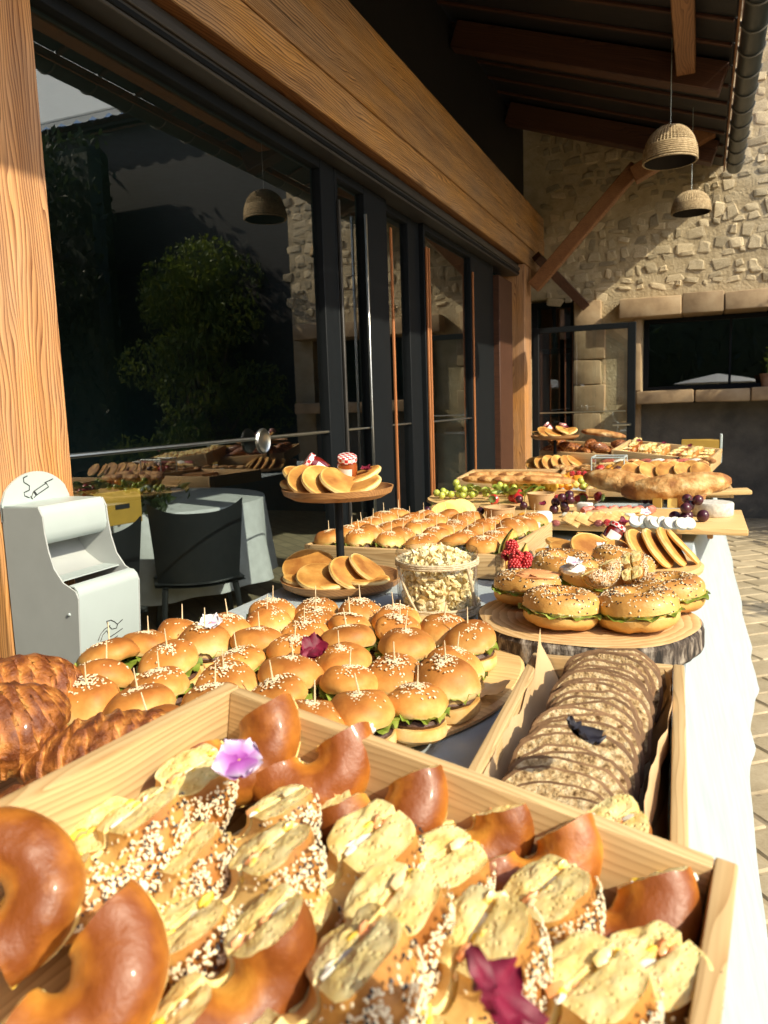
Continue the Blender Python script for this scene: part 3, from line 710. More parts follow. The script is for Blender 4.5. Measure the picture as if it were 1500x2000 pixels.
M_YEL = plain('yellow wood', (.42, .25, .035), .6)
yb = tag(empty('yellow_box', (-2.62, 2.86, .616)), 'yellow wooden box with a slot handle on the indoor round table', 'box')
bx = MB()
for s in (-1, 1):
    bx.add(*box(.012, .26, .16, .002, c=(s * .09, 0, .08)))
bx.add(*box(.168, .012, .16, .002, c=(0, -.124, .08))); bx.add(*box(.168, .012, .16, .002, c=(0, .124, .08))); bx.add(*box(.168, .236, .01, .001, c=(0, 0, .006)))
bx.obj('body', M_YEL, yb); MB().add(*box(.004, .08, .022, .001, c=(.0975, .02, .085))).obj('handle_slot', M_INK, yb)
yb.rotation_euler = (0, 0, R_(-12))
pp = tag(empty('table_plant', (-2.75, 3.25, .616)), 'small dark plant with a white watering spout on the indoor table', 'plant')
leaves(260, lambda r: (r.normal(0, .08), r.normal(0, .10), abs(r.normal(.08, .05))), .03, 5, M_LF2, 'foliage', pp)
MB().add(*lathe([(0, 0), (.05, 0), (.06, .07), (.05, .07), (0, .06)], 14)).obj('pot', M_CHR, pp)
MB().add(*tube([(.02, .12, .02), (.03, .10, .09), (.02, .04, .13), (.0, .0, .11)], .012, 8)).obj('spout', M_SS, pp)

# ------------------------------------------------------------------ wicker pendants
M_WIC = mat('wicker', [(.3, (.30, .21, .11)), (.7, (.60, .47, .28))], 60, 4, .75, .4, 160)
M_WID = plain('lamp inside', (.030, .022, .016), .8)
def pendant(loc, R, h, top, label, power=2.2):
    t = tag(empty('pendant_lamp', loc), label, 'lamp', 'wicker pendant lamps under the eaves')
    def pr(k): a = k * math.pi / 2; return (R * max(.03, math.sin(a)) ** .8, h * math.cos(a) ** .9)
    w = MB(); nr, nm = 17, 46
    for q in range(1, nr):
        r, z = pr(.06 + .72 * q / (nr - 1)); w.add(*tube([(r * math.cos(2 * math.pi * k / 40), r * math.sin(2 * math.pi * k / 40), z) for k in range(41)], .0042, 5, False))
    for k in range(nm):
        a = 2 * math.pi * k / nm; w.add(*tube([((pr(.06 + .72 * q / 8)[0] + .002) * math.cos(a), (pr(.06 + .72 * q / 8)[0] + .002) * math.sin(a), pr(.06 + .72 * q / 8)[1]) for q in range(9)], .0035, 4, False))
    w.obj('weave', M_WIC, t)
    rim = MB(); rp = [pr(.76 + .24 * q / 4) for q in range(5)]
    for r, z in [pr(.76 + .24 * q / 7) for q in range(8)]: rim.add(*tube([((r + .002) * math.cos(2 * math.pi * k / 48), (r + .002) * math.sin(2 * math.pi * k / 48), z) for k in range(49)], h * .028, 6, False))
    rim.obj('rim', M_WIC, t)
    MB().add(*lathe([(max(0, pr(q / 12)[0] - .008), pr(q / 12)[1] - .006) for q in range(13)], 40)).obj('liner', M_WID, t)
    MB().add(*lathe([(0, h * .9), (.02, h * .85), (.02, h * .6), (.03, h * .45), (.028, h * .3), (0, h * .22)], 12)).obj('bulb_holder', M_BLK, t)
    MB().add(*tube([(0, 0, h * .98), (0, 0, top - loc[2])], .0022, 6)).obj('cord', M_SS, t)
pendant((-.205, 5.15, 2.525), .152, .20, rz(-.205), 'larger nearer wicker dome pendant lamp, its right side in the sun')
pendant((-.10, 6.35, 2.47), .135, .15, rz(-.115), 'smaller farther wicker pendant lamp, low in front of the stone wall')
# ------------------------------------------------------------------ food: materials
BUN = [(.08, (.78, .56, .25)), (.28, (.70, .39, .11)), (.52, (.55, .235, .05)), (.82, (.34, .115, .022))]
M_BUN = mat('slider crust', BUN, 60, 7, .55, .4, 190, .0008, 'tone', .6, .35, .0, vary=.34)
M_GLO = mat('glossy crust', [(.06, (.76, .44, .085)), (.28, (.61, .275, .040)), (.48, (.43, .150, .019)), (.74, (.22, .058, .008))], 34, 9, .44, .6, 120, .0016, 'tone', 1.1, .45, .12, vary=.22)
M_BAG = mat('bagel crust', [(.10, (.78, .53, .20)), (.4, (.66, .38, .105)), (.7, (.50, .235, .055)), (.9, (.30, .11, .022))], 26, 8, .46, .6, 110, .0018, 'tone', .8, .45, .08, vary=.14)
M_CRB = mat('crumb', [(.30, (.78, .53, .16)), (.45, (.88, .69, .28)), (.7, (.92, .80, .43))], 70, 6, .85, .9, 210, .0016, pores=260, spec=.15, sss=.15)
M_CRG = mat('toasted crumb', [(.25, (.58, .34, .10)), (.5, (.76, .53, .22)), (.75, (.84, .67, .36))], 30, 6, .75, .9, 130, .002, pores=160, spec=.25)
M_SES = plain('sesame', (.80, .69, .47), .5, .4)
M_POP = plain('poppy seed', (.025, .022, .025), .45, .5)
M_LET = mat('lettuce', [(.25, (.07, .13, .010)), (.5, (.20, .27, .035)), (.75, (.50, .54, .14))], 60, 3, .4, .2, 60)
M_PAT = mat('meat', [(.3, (.045, .020, .012)), (.7, (.15, .070, .040))], 60, 5, .55, .7, 160, .002)
M_FIL = mat('egg and salmon filling', [(.28, (.80, .36, .16)), (.42, (.84, .70, .42)), (.55, (.82, .55, .07)), (.7, (.86, .76, .50))], 70, 3, .35, .5, 110, .002, coat=.3)
M_FI2 = mat('pale filling', [(.3, (.82, .55, .08)), (.5, (.86, .76, .46)), (.7, (.84, .48, .22))], 60, 3, .35, .6, 120, .002, coat=.3)
M_SAL = mat('salmon', [(.3, (.70, .22, .07)), (.5, (.80, .36, .14)), (.7, (.86, .52, .28))], 50, 2, .35, .2, 60, coat=.4)
M_YFI = plain('egg yellow', (.84, .56, .06), .5)
FILS = [M_FIL, M_FI2, M_FIL]
M_CRM = plain('cream cheese', (.80, .78, .68), .5, .4, bstr=.4)
M_PIC = plain('toothpick wood', (.72, .58, .36), .6)
M_CRO = mat('croissant crust', [(.12, (.78, .50, .19)), (.36, (.64, .30, .075)), (.6, (.42, .145, .028)), (.88, (.17, .045, .010))], 60, 8, .42, 1.0, 120, .005, 'tone', .95, .5, .3, vary=.1)
M_PAN = mat('pancake', [(.12, (.82, .62, .27)), (.38, (.70, .42, .12)), (.56, (.54, .265, .06)), (.85, (.30, .115, .024))], 34, 8, .6, .6, 150, .0020, 'tone', .7, .3, vary=.25)
M_BRC = mat('brown bread crumb', [(.33, (.14, .07, .028)), (.43, (.48, .32, .15)), (.53, (.68, .50, .27)), (.66, (.86, .71, .45))], 150, 9, .85, 1.0, 190, .0060, None, .6, .2)
M_BRK2 = mat('brown bread crust', [(.3, (.11, .055, .024)), (.7, (.30, .17, .08))], 40, 5, .75, .6, 120, .002)
M_PAP = mat('baking paper', [(.3, (.50, .33, .165)), (.7, (.66, .47, .26))], 12, 3, .7, .3, 40)
M_BARK = mat('tree bark', [(.38, (.016, .012, .009)), (.52, (.075, .055, .042)), (.68, (.34, .29, .23))], 95, 6, .9, 1.0, 70, .006, stretch=(1, 1, .35))
M_MAG = mat('burgundy petal', [(.3, (.085, .002, .014)), (.7, (.22, .005, .035))], 60, 3, .6, .3, 90)
M_LIL = mat('lilac petal', [(.0, (.24, .02, .25)), (.4, (.38, .12, .42)), (.7, (.50, .28, .56)), (.95, (.62, .52, .68))], 60, 2, .6, .3, 90, .001, 'tone', .2)
M_WPE = mat('white petal', [(.0, (.45, .05, .25)), (.3, (.75, .60, .72)), (.6, (.86, .85, .86))], 60, 2, .6, .3, 90, .001, 'tone', .2)
M_BPE = plain('black petal', (.012, .010, .016), .5)
M_CEN = plain('flower centre', (.60, .42, .05), .6)
M_JAM = plain('dark jam', (.16, .012, .010), .08, .5, coat=1.0)
M_JAM2 = plain('amber jam', (.30, .07, .015), .08, .5, coat=1.0)
M_LBL = plain('paper label', (.80, .80, .76), .7)
def gingham():
    t = NT('gingham lid'); vec = t.coords((1, 1, 1), False); ck = t.node('ShaderNodeTexChecker'); t.l.new(vec, ck.inputs[0]); ck.inputs['Scale'].default_value = 150
    ck.inputs['Color1'].default_value = (.62, .03, .035, 1); ck.inputs['Color2'].default_value = (.82, .78, .76, 1); t.bsdf(ck.outputs[0], .35, None, coat=.4); return t.m
M_GIN = gingham()
M_GLJ = glass_mat('jar glass', .04, (.985, .99, .985))
M_ROP = mat('jute rope', [(.3, (.44, .34, .19)), (.7, (.70, .60, .42))], 120, 4, .9, .8, 300, .002)
M_OAT = mat('popped grain', [(.25, (.74, .48, .17)), (.45, (.86, .70, .36)), (.65, (.90, .83, .60))], 90, 4, .75, .5, 200, .001)
M_KRA = plain('kraft card', (.52, .33, .16), .75)
M_KRD = plain('sauce', (.22, .10, .05), .3)
M_GGR = mat('green grape', [(.3, (.36, .44, .06)), (.7, (.56, .60, .14))], 30, 3, .25, .1, 60, sss=.2)
M_BGR = mat('dark grape', [(.3, (.030, .010, .022)), (.7, (.10, .022, .035))], 30, 3, .28, .1, 60)
M_RED = mat('red berry', [(.3, (.36, .012, .018)), (.7, (.58, .04, .035))], 40, 3, .3, .4, 200, .001, coat=.3)
M_STM = plain('stalk', (.12, .16, .03), .6)
M_MEL = mat('orange melon', [(.3, (.78, .40, .07)), (.7, (.85, .58, .16))], 30, 3, .35, .2, 90, coat=.2)
M_YFR = mat('yellow fruit', [(.3, (.78, .60, .08)), (.7, (.86, .76, .28))], 40, 4, .35, .4, 90, coat=.2)
M_WML = mat('watermelon flesh', [(.3, (.60, .10, .06)), (.7, (.74, .24, .15))], 40, 4, .35, .3, 90, coat=.2)
M_RND = mat('melon rind', [(.3, (.12, .17, .03)), (.7, (.46, .46, .17))], 30, 4, .5, .3, 90)
M_CHW = mat('white cheese', [(.3, (.74, .74, .68)), (.7, (.84, .84, .79))], 30, 4, .65, .4, 90)
M_CHB = mat('blue cheese', [(.32, (.24, .32, .27)), (.5, (.72, .74, .64)), (.7, (.82, .82, .74))], 55, 4, .6, .5, 90)
M_CHY = mat('yellow cheese', [(.3, (.74, .53, .13)), (.7, (.84, .67, .24))], 20, 3, .5, .2, 90)
M_RINDC = mat('cheese rind', [(.3, (.44, .42, .37)), (.7, (.72, .70, .63))], 90, 5, .85, .8, 120)
M_LOAF = mat('loaf crust', [(.12, (.78, .60, .34)), (.4, (.64, .38, .14)), (.65, (.46, .215, .06)), (.9, (.28, .11, .03))], 40, 8, .65, 1.0, 70, .006, 'tone', .9)
M_ORA = mat('orange peel', [(.3, (.70, .24, .015)), (.7, (.82, .40, .05))], 30, 3, .4, .3, 200)
M_FIG = mat('fig', [(.3, (.07, .018, .03)), (.55, (.34, .08, .07)), (.75, (.60, .38, .26))], 70, 3, .4, .2, 90)
M_CRK = mat('cracker', [(.3, (.56, .36, .15)), (.7, (.76, .56, .29))], 40, 5, .75, .4, 120)

def thing(name, loc, label, cat, group=None, M=None): return tag(empty(name, loc, M), label, cat, group)
def solo(mb, name, m, loc, label, cat, group=None, M=None, smooth=True, flat=()):
    return tag(mb.obj(name, m, None, loc, M, smooth, flat), label, cat, group)
def lump(name, m, loc, sc, seed, label, cat, amp=.25, grp=None, rz=0):
    v, f = ico(1, 3); return solo(MB().add(warp(v, amp, 1.6, seed, 3), f), name, m, None, label, cat, grp, TRS(loc, 0, 0, rz, sc))
def seeds_on(pts, size, seed, two=0.0, mb=None):
    """pts: (position, normal); flat little seeds lying on a surface"""
    r = random.Random(seed); b = mb or MB(); v0, f0 = ico(1, 1)
    for p, n in pts:
        q = Vector(n).to_track_quat('Z', 'Y').to_matrix().to_4x4(); s = size * r.uniform(.8, 1.2); dk = r.random() < two
        sc = (s * .7, s * .7, s * .6) if dk else (s, s * .58, s * .42)
        b.add(v0, f0, 1 if dk else 0, .5, Matrix.Translation(p) @ q @ Euler((r.uniform(-.35, .35), r.uniform(-.35, .35), r.uniform(0, 6.28))).to_matrix().to_4x4() @ Matrix.Diagonal((*sc, 1)))
    return b

# ------------------------------------------------------------------ wooden crates and boards
def crate(name, M, lx, ly, h, t, label, group=None, slot=False):
    o = thing(name, None, label, 'crate', group, M)
    for s in (-1, 1):
        MB().add(*box(t, ly, h, .0018, 2, c=(s * (lx / 2 - t / 2), 0, h / 2))).obj('side_board', W_CRY, o)
        MB().add(*box(lx - 2 * t - .0004, t, h - .001, .0018, 2, c=(0, s * (ly / 2 - t / 2), h / 2))).obj('side_board', W_CRX, o)
    nb = max(2, round((lx - 2 * t) / .09)); w = (lx - 2 * t - .001) / nb
    for k in range(nb): MB().add(*box(w - .002, ly - 2 * t - .001, .006, .001, c=(-lx / 2 + t + w * (k + .5), 0, .004))).obj('base_board', W_CRY, o)
    if slot: MB().add(*box(.085, .002, .026, .001, c=(slot, -ly / 2 - .0006, h * .55))).obj('handle_slot', M_PAT, o)
    return o

# foreground crate: tilted, its left edge propped higher
BC0 = Vector((-.353, .506, .912)); BEX = Vector((.373, -.035, -.058)).normalized(); BEY = Vector((BEX.y, -BEX.x, 0)).normalized() * 1.0; BEZ = BEX.cross(-BEY).normalized()
CL, CWD, CHH, CT = .386, .47, .105, .013
BM = Matrix(((BEX.x, -BEY.x, BEZ.x, 0), (BEX.y, -BEY.y, BEZ.y, 0), (BEX.z, -BEY.z, BEZ.z, 0), (0, 0, 0, 1)))
BM = Matrix.Translation(BC0 + BEX * (CL / 2) + BEY * (CWD / 2) - BEZ * CHH) @ BM
crate('wooden_crate', BM, CL, CWD, CHH, CT, 'large light wooden crate filled with glossy and seeded filled bagels')

# ------------------------------------------------------------------ half bagels
def bagel_mesh(R, a, ht, hb, gap, seed, half=True, crust=None, bow=.12, pw=1.0, splay=0.0):
    """top, bottom and filling of a filled ring roll; half = cut across"""
    out = []; na = 26 if half else 48; nsec = 15
    A = [math.pi * i / (na - 1) if half else 2 * math.pi * i / na for i in range(na)]
    def sec(sgn, h):
        pts = []
        for k in range(nsec):
            p = math.pi * k / (nsec - 1); c_ = math.cos(p); pts.append((-a * math.copysign(abs(c_) ** pw, c_), sgn * h * (math.sin(p) ** (.95 * pw - .2))))
        return pts
    for sgn, h, z0 in ((1, ht, gap / 2), (-1, hb, -gap / 2)):
        s = sec(sgn, h); mb = MB(); v = []; tn = []
        for th in A:
            wob = 1 + .05 * nz((math.cos(th), math.sin(th), seed), 1.3, seed)
            for (dr, dz) in s:
                # crimp the cut ends: crust flares a bit
                r = R + dr * wob; lift = bow * a * .5 * math.sin(th * 2 + seed)
                p = (r * math.cos(th), r * math.sin(th), z0 + dz * wob)
                q = .0018 * nzf(p, 40, seed + sgn, 2) + .0008 * nzf(p, 120, seed, 2); v.append((p[0] + q, p[1] + q, p[2] + q * (1 if abs(dz) > 1e-5 else .2)))
                u = abs(dz) / h; tn.append(.30 + .40 * u ** 1.5 + (.08 if sgn > 0 else -.02) - .2 * max(0, (-dr / a)) * (u < .9))
        f = []; m = len(A)
        for i in range(m - 1 if half else m):
            i2 = (i + 1) % m
            for k in range(nsec - 1):
                q = (i * nsec + k, i2 * nsec + k, i2 * nsec + k + 1, i * nsec + k + 1); f.append(q if sgn < 0 else q[::-1])
        mi = [0] * len(f)
        # flat split face (crumb)
        for i in range(m - 1 if half else m):
            i2 = (i + 1) % m; q = (i * nsec, i2 * nsec, i2 * nsec + nsec - 1, i * nsec + nsec - 1); f.append(q if sgn > 0 else q[::-1]); mi.append(1)
        mb.add(v, f, mi, tn)
        if half:   # cut ends: torn crumb, several rings, roughened
            for e, sg in ((0, -1), (m - 1, -1)):
                ring = [Vector(v[e * nsec + k]) for k in range(nsec)]
                base = []
                for k in range(nsec): base.append(ring[k])
                for k in range(1, 10): base.append(ring[nsec - 1].lerp(ring[0], k / 10))
                c = sum(base, Vector()) / len(base); vv = []; nbs = len(base); rings = (1.0, .93, .82, .68, .52, .36, .18)
                for q in rings:
                    for p in base:
                        w = c.lerp(p, q); d = 0 if q == 1.0 else .0005 * (1 - q) * 3 + .0017 * nzf(w, 120, seed + e, 4) * min(1, (1 - q) * 9)
                        vv.append((w.x, w.y - d, w.z))
                vv.append((c.x, c.y - .001, c.z)); ff = []
                for r in range(len(rings) - 1):
                    for k in range(nbs): ff.append((r * nbs + k, r * nbs + (k + 1) % nbs, (r + 1) * nbs + (k + 1) % nbs, (r + 1) * nbs + k))
                L0 = (len(rings) - 1) * nbs
                for k in range(nbs): ff.append((L0 + k, L0 + (k + 1) % nbs, len(vv) - 1))
                mb.add(vv, ff, 1, .4)
        out.append(('bun_top' if sgn > 0 else 'bun_bottom', mb.mesh('bun_top' if sgn > 0 else 'bun_bottom', [crust, M_CRB])))
    # filling: lumpy slab bulging past the crust
    mb = MB(); n2 = 9; v = []; f = []; m = len(A)
    for th in ([.13 + (math.pi - .26) * q / (m - 1) for q in range(m)] if half else A):
        for k in range(n2 * 2 - 2):
            if k < n2: dr = -1 + 2 * k / (n2 - 1); z = gap * .5
            else: dr = 1 - 2 * (k - n2 + 1) / (n2 - 1); z = -gap * .5
            bulge = (.86 if half else .93) + .30 * nz((math.cos(th) * 2, math.sin(th) * 2, dr + seed), 2.2, seed)
            r = R + dr * a * bulge; v.append((r * math.cos(th), r * math.sin(th), z * (1.15 + .7 * nz((th * 3, dr * 1.5, seed + 4), 1, seed)) + .0012 * nz((th * 5, dr * 3, seed), 1, seed)))
    K = n2 * 2 - 2
    for i in range(m - 1 if half else m):
        for k in range(K): f.append((i * K + k, ((i + 1) % m) * K + k, ((i + 1) % m) * K + (k + 1) % K, i * K + (k + 1) % K))
    if half: f += [tuple(range(K)), tuple(range((m - 1) * K, m * K))[::-1]]
    mb.add(v, f)
    rl_ = random.Random(seed); i0_, f0_i = ico(1, 1)
    for e in ((R, -R) if half else ()):
        for q in range(15):
            s_ = rl_.uniform(.0020, .0040); dx_ = rl_.uniform(-.95, .95) * a
            mb.add(warp([(p[0] * s_ * 1.4, p[1] * s_, p[2] * s_ * .8) for p in i0_], s_ * .4, 150, q + seed), f0_i, rl_.choice((0, 1, 2, 3)), .5, Matrix.Translation((e + dx_, rl_.uniform(-.0005, .007), rl_.uniform(-.8, .8) * (gap / 2 + splay * (R + a)))))
    out.append(('filling', mb.mesh('filling', [FILS[int(seed) % 3], M_YFI, M_CRM, M_SAL])))
    return out
def bagel_seeds(R, a, ht, gap, seed, n, size, half=True, two=.2, pw=1.0, splay=0.0):
    r = random.Random(seed); pts = []
    while len(pts) < n:
        th = r.uniform(.03, math.pi - .03) if half else r.uniform(0, 2 * math.pi); ph = math.pi * min(1, max(0, r.gauss(.60, .2)))
        if nz((th * 2.2, ph * 2.2, seed), 1, 7) < -.15 and r.random() < .75: continue
        c_ = math.cos(ph); dr = -a * math.copysign(abs(c_) ** pw, c_); dz = ht * math.sin(ph) ** (.95 * pw - .2); nn = Vector((-math.cos(ph) * math.cos(th), -math.cos(ph) * math.sin(th), math.sin(ph) * 1.1)).normalized()
        pts.append((((R + dr) * math.cos(th) + nn.x * .0006, (R + dr) * math.sin(th) + nn.y * .0006, gap / 2 + dz + nn.z * .0004 + splay * (R + a - (R + dr) * math.sin(th))), nn))
    return seeds_on(pts, size, seed, two).mesh('seeds', [M_SES, M_POP])
def ruffle(R0, R1, z, seed, a0=0, a1=2 * math.pi, amp=.004, n=60):
    r = random.Random(seed); k1, k2 = r.randint(9, 13), r.randint(19, 27)
    def fn(i, j):
        th = a0 + (a1 - a0) * i / n; u = j / 3; rr = R0 + (R1 - R0) * u * (1 + .25 * nz((math.cos(th) * 2, math.sin(th) * 2, seed), 1.5, 1))
        return (rr * math.cos(th), rr * math.sin(th), z + amp * u * (math.sin(k1 * th + seed) + .6 * math.sin(k2 * th)))
    return MB().add(*grid(n + 1, 4, fn))
HBP = []
for k in range(3):
    p = bagel_mesh(.028, .0205, .0215, .0165, .006, 10 + k, True, M_GLO, splay=.05); HBP.append([(n, m, None, None) for n, m in p])
HBS = []
for k in range(3):
    p = bagel_mesh(.028, .0195, .0235, .019, .005, 20 + k, True, M_BAG, pw=.80, splay=.11); q = [(n, m, None, None) for n, m in p]
    q.append(('seeds', bagel_seeds(.028, .0195, .0235, .005, 30 + k, 820, .00135, True, .16, .80, .11), 0, 'stuff')); HBS.append(q)
LETM = ruffle(.030, .054, 0, 3, .3, 2.0, .003, 30).mesh('lettuce', M_LET)
BASE = Matrix(((0, 0, 1, 0), (-1, 0, 0, 0), (0, -1, 0, 0), (0, 0, 0, 1)))      # ring axis -> +X, cut faces -> up
def half(kind, px, py, dz, yaw, tip, lean, label, s=1.0, var=0, let=False):
    p = onz(px, py, .866); zc = .893 + (p.x + .353) * -.155 + dz; p = onz(px, py, zc)
    M = Matrix.Translation(p) @ Euler((0, 0, R_(yaw))).to_matrix().to_4x4() @ Euler((0, R_(lean), 0)).to_matrix().to_4x4() @ Euler((R_(tip), 0, 0)).to_matrix().to_4x4() @ BASE @ Matrix.Diagonal((s, s, s, 1))
    pr = (HBP if kind == 'g' else HBS)[var % 3]
    if let: pr = pr + [('lettuce', LETM, None, None)]
    inst(pr, 'half_bagel', M, label, 'bagel', 'glossy plain half bagels in the large crate' if kind == 'g' else 'seeded half bagels in the large crate')
G = 'glossy brown half bagel '; S = 'seeded half bagel '
half('g', 450, 1436, -.006, -66, 30, -34, G + 'in the far left corner of the large crate', 1.10, 0)
half('g', 603, 1470, -.006, -66, 24, -32, G + 'right of the lilac flower, ring hole facing forward', 1.05, 1)
half('g', 738, 1546, -.006, -70, 20, -34, G + 'in the middle of the far row, cut end showing cream', 1.02, 2)
half('g', 906, 1600, -.006, -60, 12, -24, G + 'standing against the far wall below the bread crate', .98, 0)
half('g', 1026, 1650, -.006, -74, 26, -34, G + 'with a wide open hole beside the crate far wall', 1.0, 1)
half('g', 1176, 1745, -.006, -78, 20, -36, G + 'filled with salmon in the far right corner', 1.12, 2)
half('s', 290, 1550, -.010, -28.8, 15, 1, S + 'leaning on the left crate wall, left of the lilac flower', 1.13, 0)
half('s', 180, 1645, -.012, -20.8, 13.5, -17, S + 'with pale cut side up beside the left crate wall', 1.10, 1)
half('s', 465, 1610, -.012, -40, 15, -17, S + 'just below the lilac flower', 1.04, 2)
half('s', 440, 1725, -.006, -27.2, 16.5, -17, S + 'in the middle left with sesame on its right side', 1.12, 0)
half('s', 285, 1725, -.022, -22.4, 21, -19, S + 'wedged low between glossy and seeded rolls at left', 0.99, 1)
half('s', 640, 1700, -.004, -30.4, 21, 1, S + 'in the crate centre, thickly covered in sesame', 1.14, 1)
half('s', 785, 1715, -.004, -41.6, 13.5, 1, S + 'with two pale cut ends up in the crate centre', 1.06, 2)
half('s', 985, 1795, -.002, -40, 19.5, -9, S + 'directly above the burgundy flower, cut ends up', 1.08, 0)
half('s', 1185, 1935, .000, -43.2, 12, -1, S + 'in the near right corner, two square cut ends up', 1.08, 1)
half('s', 690, 1850, .004, -19.2, 22.5, -5, S + 'with big pale torn ends in the near middle', 1.08, 2)
half('g', -15, 1752, -.012, -52, 105, -36, G + 'smooth and whole looking at the left picture edge', .92, 1)
half('g', 110, 1900, -.004, -50, 42, -40, G + 'biggest and smoothest, in the near left corner', 1.02, 2)
half('g', 425, 1890, -.004, -34, 24, -16, G + 'opened to show green salad and white filling', 1.0, 0, True)
half('s', 585, 1960, .004, -40, 27, -17, S + 'cut side up at the near edge, left of the burgundy flower', 1.13, 1)
half('s', 860, 1930, .000, -27.2, 30, -9, S + 'beside the burgundy flower on its left', 1.13, 0)
half('s', 1060, 1985, .0, -38.4, 18, -5, S + 'at the near edge right below the burgundy flower', 1.10, 2)
half('g', 1140, 1650, -.020, -50, 30, 15, G + 'half hidden behind the salmon filled one', .95, 0)
half('g', 560, 1600, -.030, -50, 20, 0, G + 'deep between the lilac flower and the centre rolls', 1.0, 1)
half('g', 340, 1850, -.030, -50, 20, 0, G + 'deep beside the salad filled roll', 1.0, 2)

# ------------------------------------------------------------------ edible flowers
def flower(loc, rx, ry, rz, R, m, label, npet=5, seed=0, spread=1.0):
    t = thing('edible_flower', None, label, 'flower', None, TRS(loc, -rx, ry, rz)); r = random.Random(seed)
    for k in range(npet):
        a = 2 * math.pi * k / npet + r.uniform(-.2, .2); L = R * r.uniform(.85, 1.1); lift = r.uniform(.1, .5)
        tone = []
        def fn(i, j):
            u = j / 6; w = (-1 + 2 * i / 8); wd = L * .62 * spread * math.sin(math.pi * min(1, .12 + .80 * u)) ** .7
            x = u * L * (1 - .12 * abs(w) ** 2 + .05 * math.cos(w * 9)); y = w * wd; z = lift * R * u * u + .10 * R * math.sin(w * 5 + k) * u + .05 * R * nz((u * 4, w * 3, k + seed), 1, 2)
            return (x * math.cos(a) - y * math.sin(a), x * math.sin(a) + y * math.cos(a), z + .0005 * k)
        tn = [min(1, .05 + 1.0 * j / 6) for i in range(9) for j in range(7)]
        MB().add(*grid(9, 7, fn), 0, tn).obj('petal', m, t)
    MB().add(*lathe([(0, R * .14), (R * .07, R * .12), (R * .1, R * .04), (0, 0)], 10)).obj('centre', M_CEN if m in (M_WPE, M_LIL) else m, t)
flower(onz(468, 1488, .914), -34, 4, 20, .0150, M_LIL, 'lilac and white fringed flower on the glossy bagels in the large crate', 5, 3, 1.2)
flower(onz(962, 1945, .916), -40, 5, 90, .0205, M_MAG, 'burgundy flower on the seeded bagels at the front of the large crate', 5, 8, .62)
flower(onz(612, 1268, .832), -40, 0, 30, .018, M_MAG, 'dark red flower among the sliders on the round board', 5, 5, 1.1)
flower(onz(412, 1218, .832), -30, 0, 10, .0175, M_WPE, 'white flower with a purple heart on a back slider', 5, 6, 1.1)
flower(onz(1133, 1436, .866), -35, 0, 100, .019, M_BPE, 'nearly black pansy on the sliced brown bread', 5, 9, 1.1)

# ------------------------------------------------------------------ croissants at left, in a low tray
crate('pastry_tray', TRS((-.575, .46, TZ + .002), 0, 0, -4), .33, .42, .045, .012, 'low wooden tray of croissants left of the large crate')
def croissant_mesh(L, R, bend, seed, ridges=9, flat=.8):
    m, n = 72, 22; v = []; tn = []
    for i in range(m):
        s = i / (m - 1); a = (s - .5) * bend; rad = R * max(.02, math.sin(math.pi * (.04 + .92 * s))) ** .62
        pass
        cx_ = (L / bend) * math.sin(a); cy_ = (L / bend) * (1 - math.cos(a))
        for k in range(n):
            th = 2 * math.pi * k / n; q = (s * ridges * 1.3 + .35 * math.sin(th * 2 + seed) + .5 * nz((math.cos(th), math.sin(th), s * 4), 1.3, seed)) % 1.0; rr = rad * (.88 + .17 * q ** .6) * (1 + .09 * nz((math.cos(th) * 1.5, math.sin(th) * 1.5, s * 6 + seed), 1.4, seed) + .05 * nz((math.cos(th) * 3, math.sin(th) * 3, s * 22 + seed), 1.3, seed) + .02 * math.sin(th * 9 + s * 40))
            x = rr * math.cos(th); z = rr * math.sin(th) * flat
            v.append((cx_ - x * math.sin(a), cy_ + x * math.cos(a), z)); tn.append(.78 - .5 * (1 - q) ** 3 + .10 * math.sin(th) - .25 * (math.sin(th) < -.5) + .16 * math.sin(th * 7 + 30 * s + seed))
    f = [(i * n + k, i * n + (k + 1) % n, (i + 1) * n + (k + 1) % n, (i + 1) * n + k) for i in range(m - 1) for k in range(n)]
    f += [tuple(range(n))[::-1], tuple(range((m - 1) * n, m * n))]
    return MB().add(v, f, 0, tn).mesh('croissant', M_CRO)
CRO = [croissant_mesh(.17, .050, 1.0, 3), croissant_mesh(.15, .042, .8, 9, 6), croissant_mesh(.16, .046, 1.3, 14, 8)]
def crois(k, loc, rx, ry, rz, label, s=1.0, grp='croissants in the tray at left'):
    o = link('croissant', CRO[k], M=TRS(loc, rx, ry, rz, s)); tag(o, label, 'croissant', grp); return o
crois(0, (-.618, .485, .838), 25, 4, 72, 'large dark ridged croissant at the left picture edge', 1.05)
crois(1, (-.522, .535, .812), 10, -10, 38, 'smaller dark ridged croissant between the crate and the sliders')
crois(2, (-.69, .600, .832), 0, 10, 80, 'croissant just showing behind the large one by the post')
crois(1, (-.50, .42, .80), 0, 0, 75, 'croissant squeezed against the left wall of the large crate', 1.0)
# split pastry edge lying on the large croissant

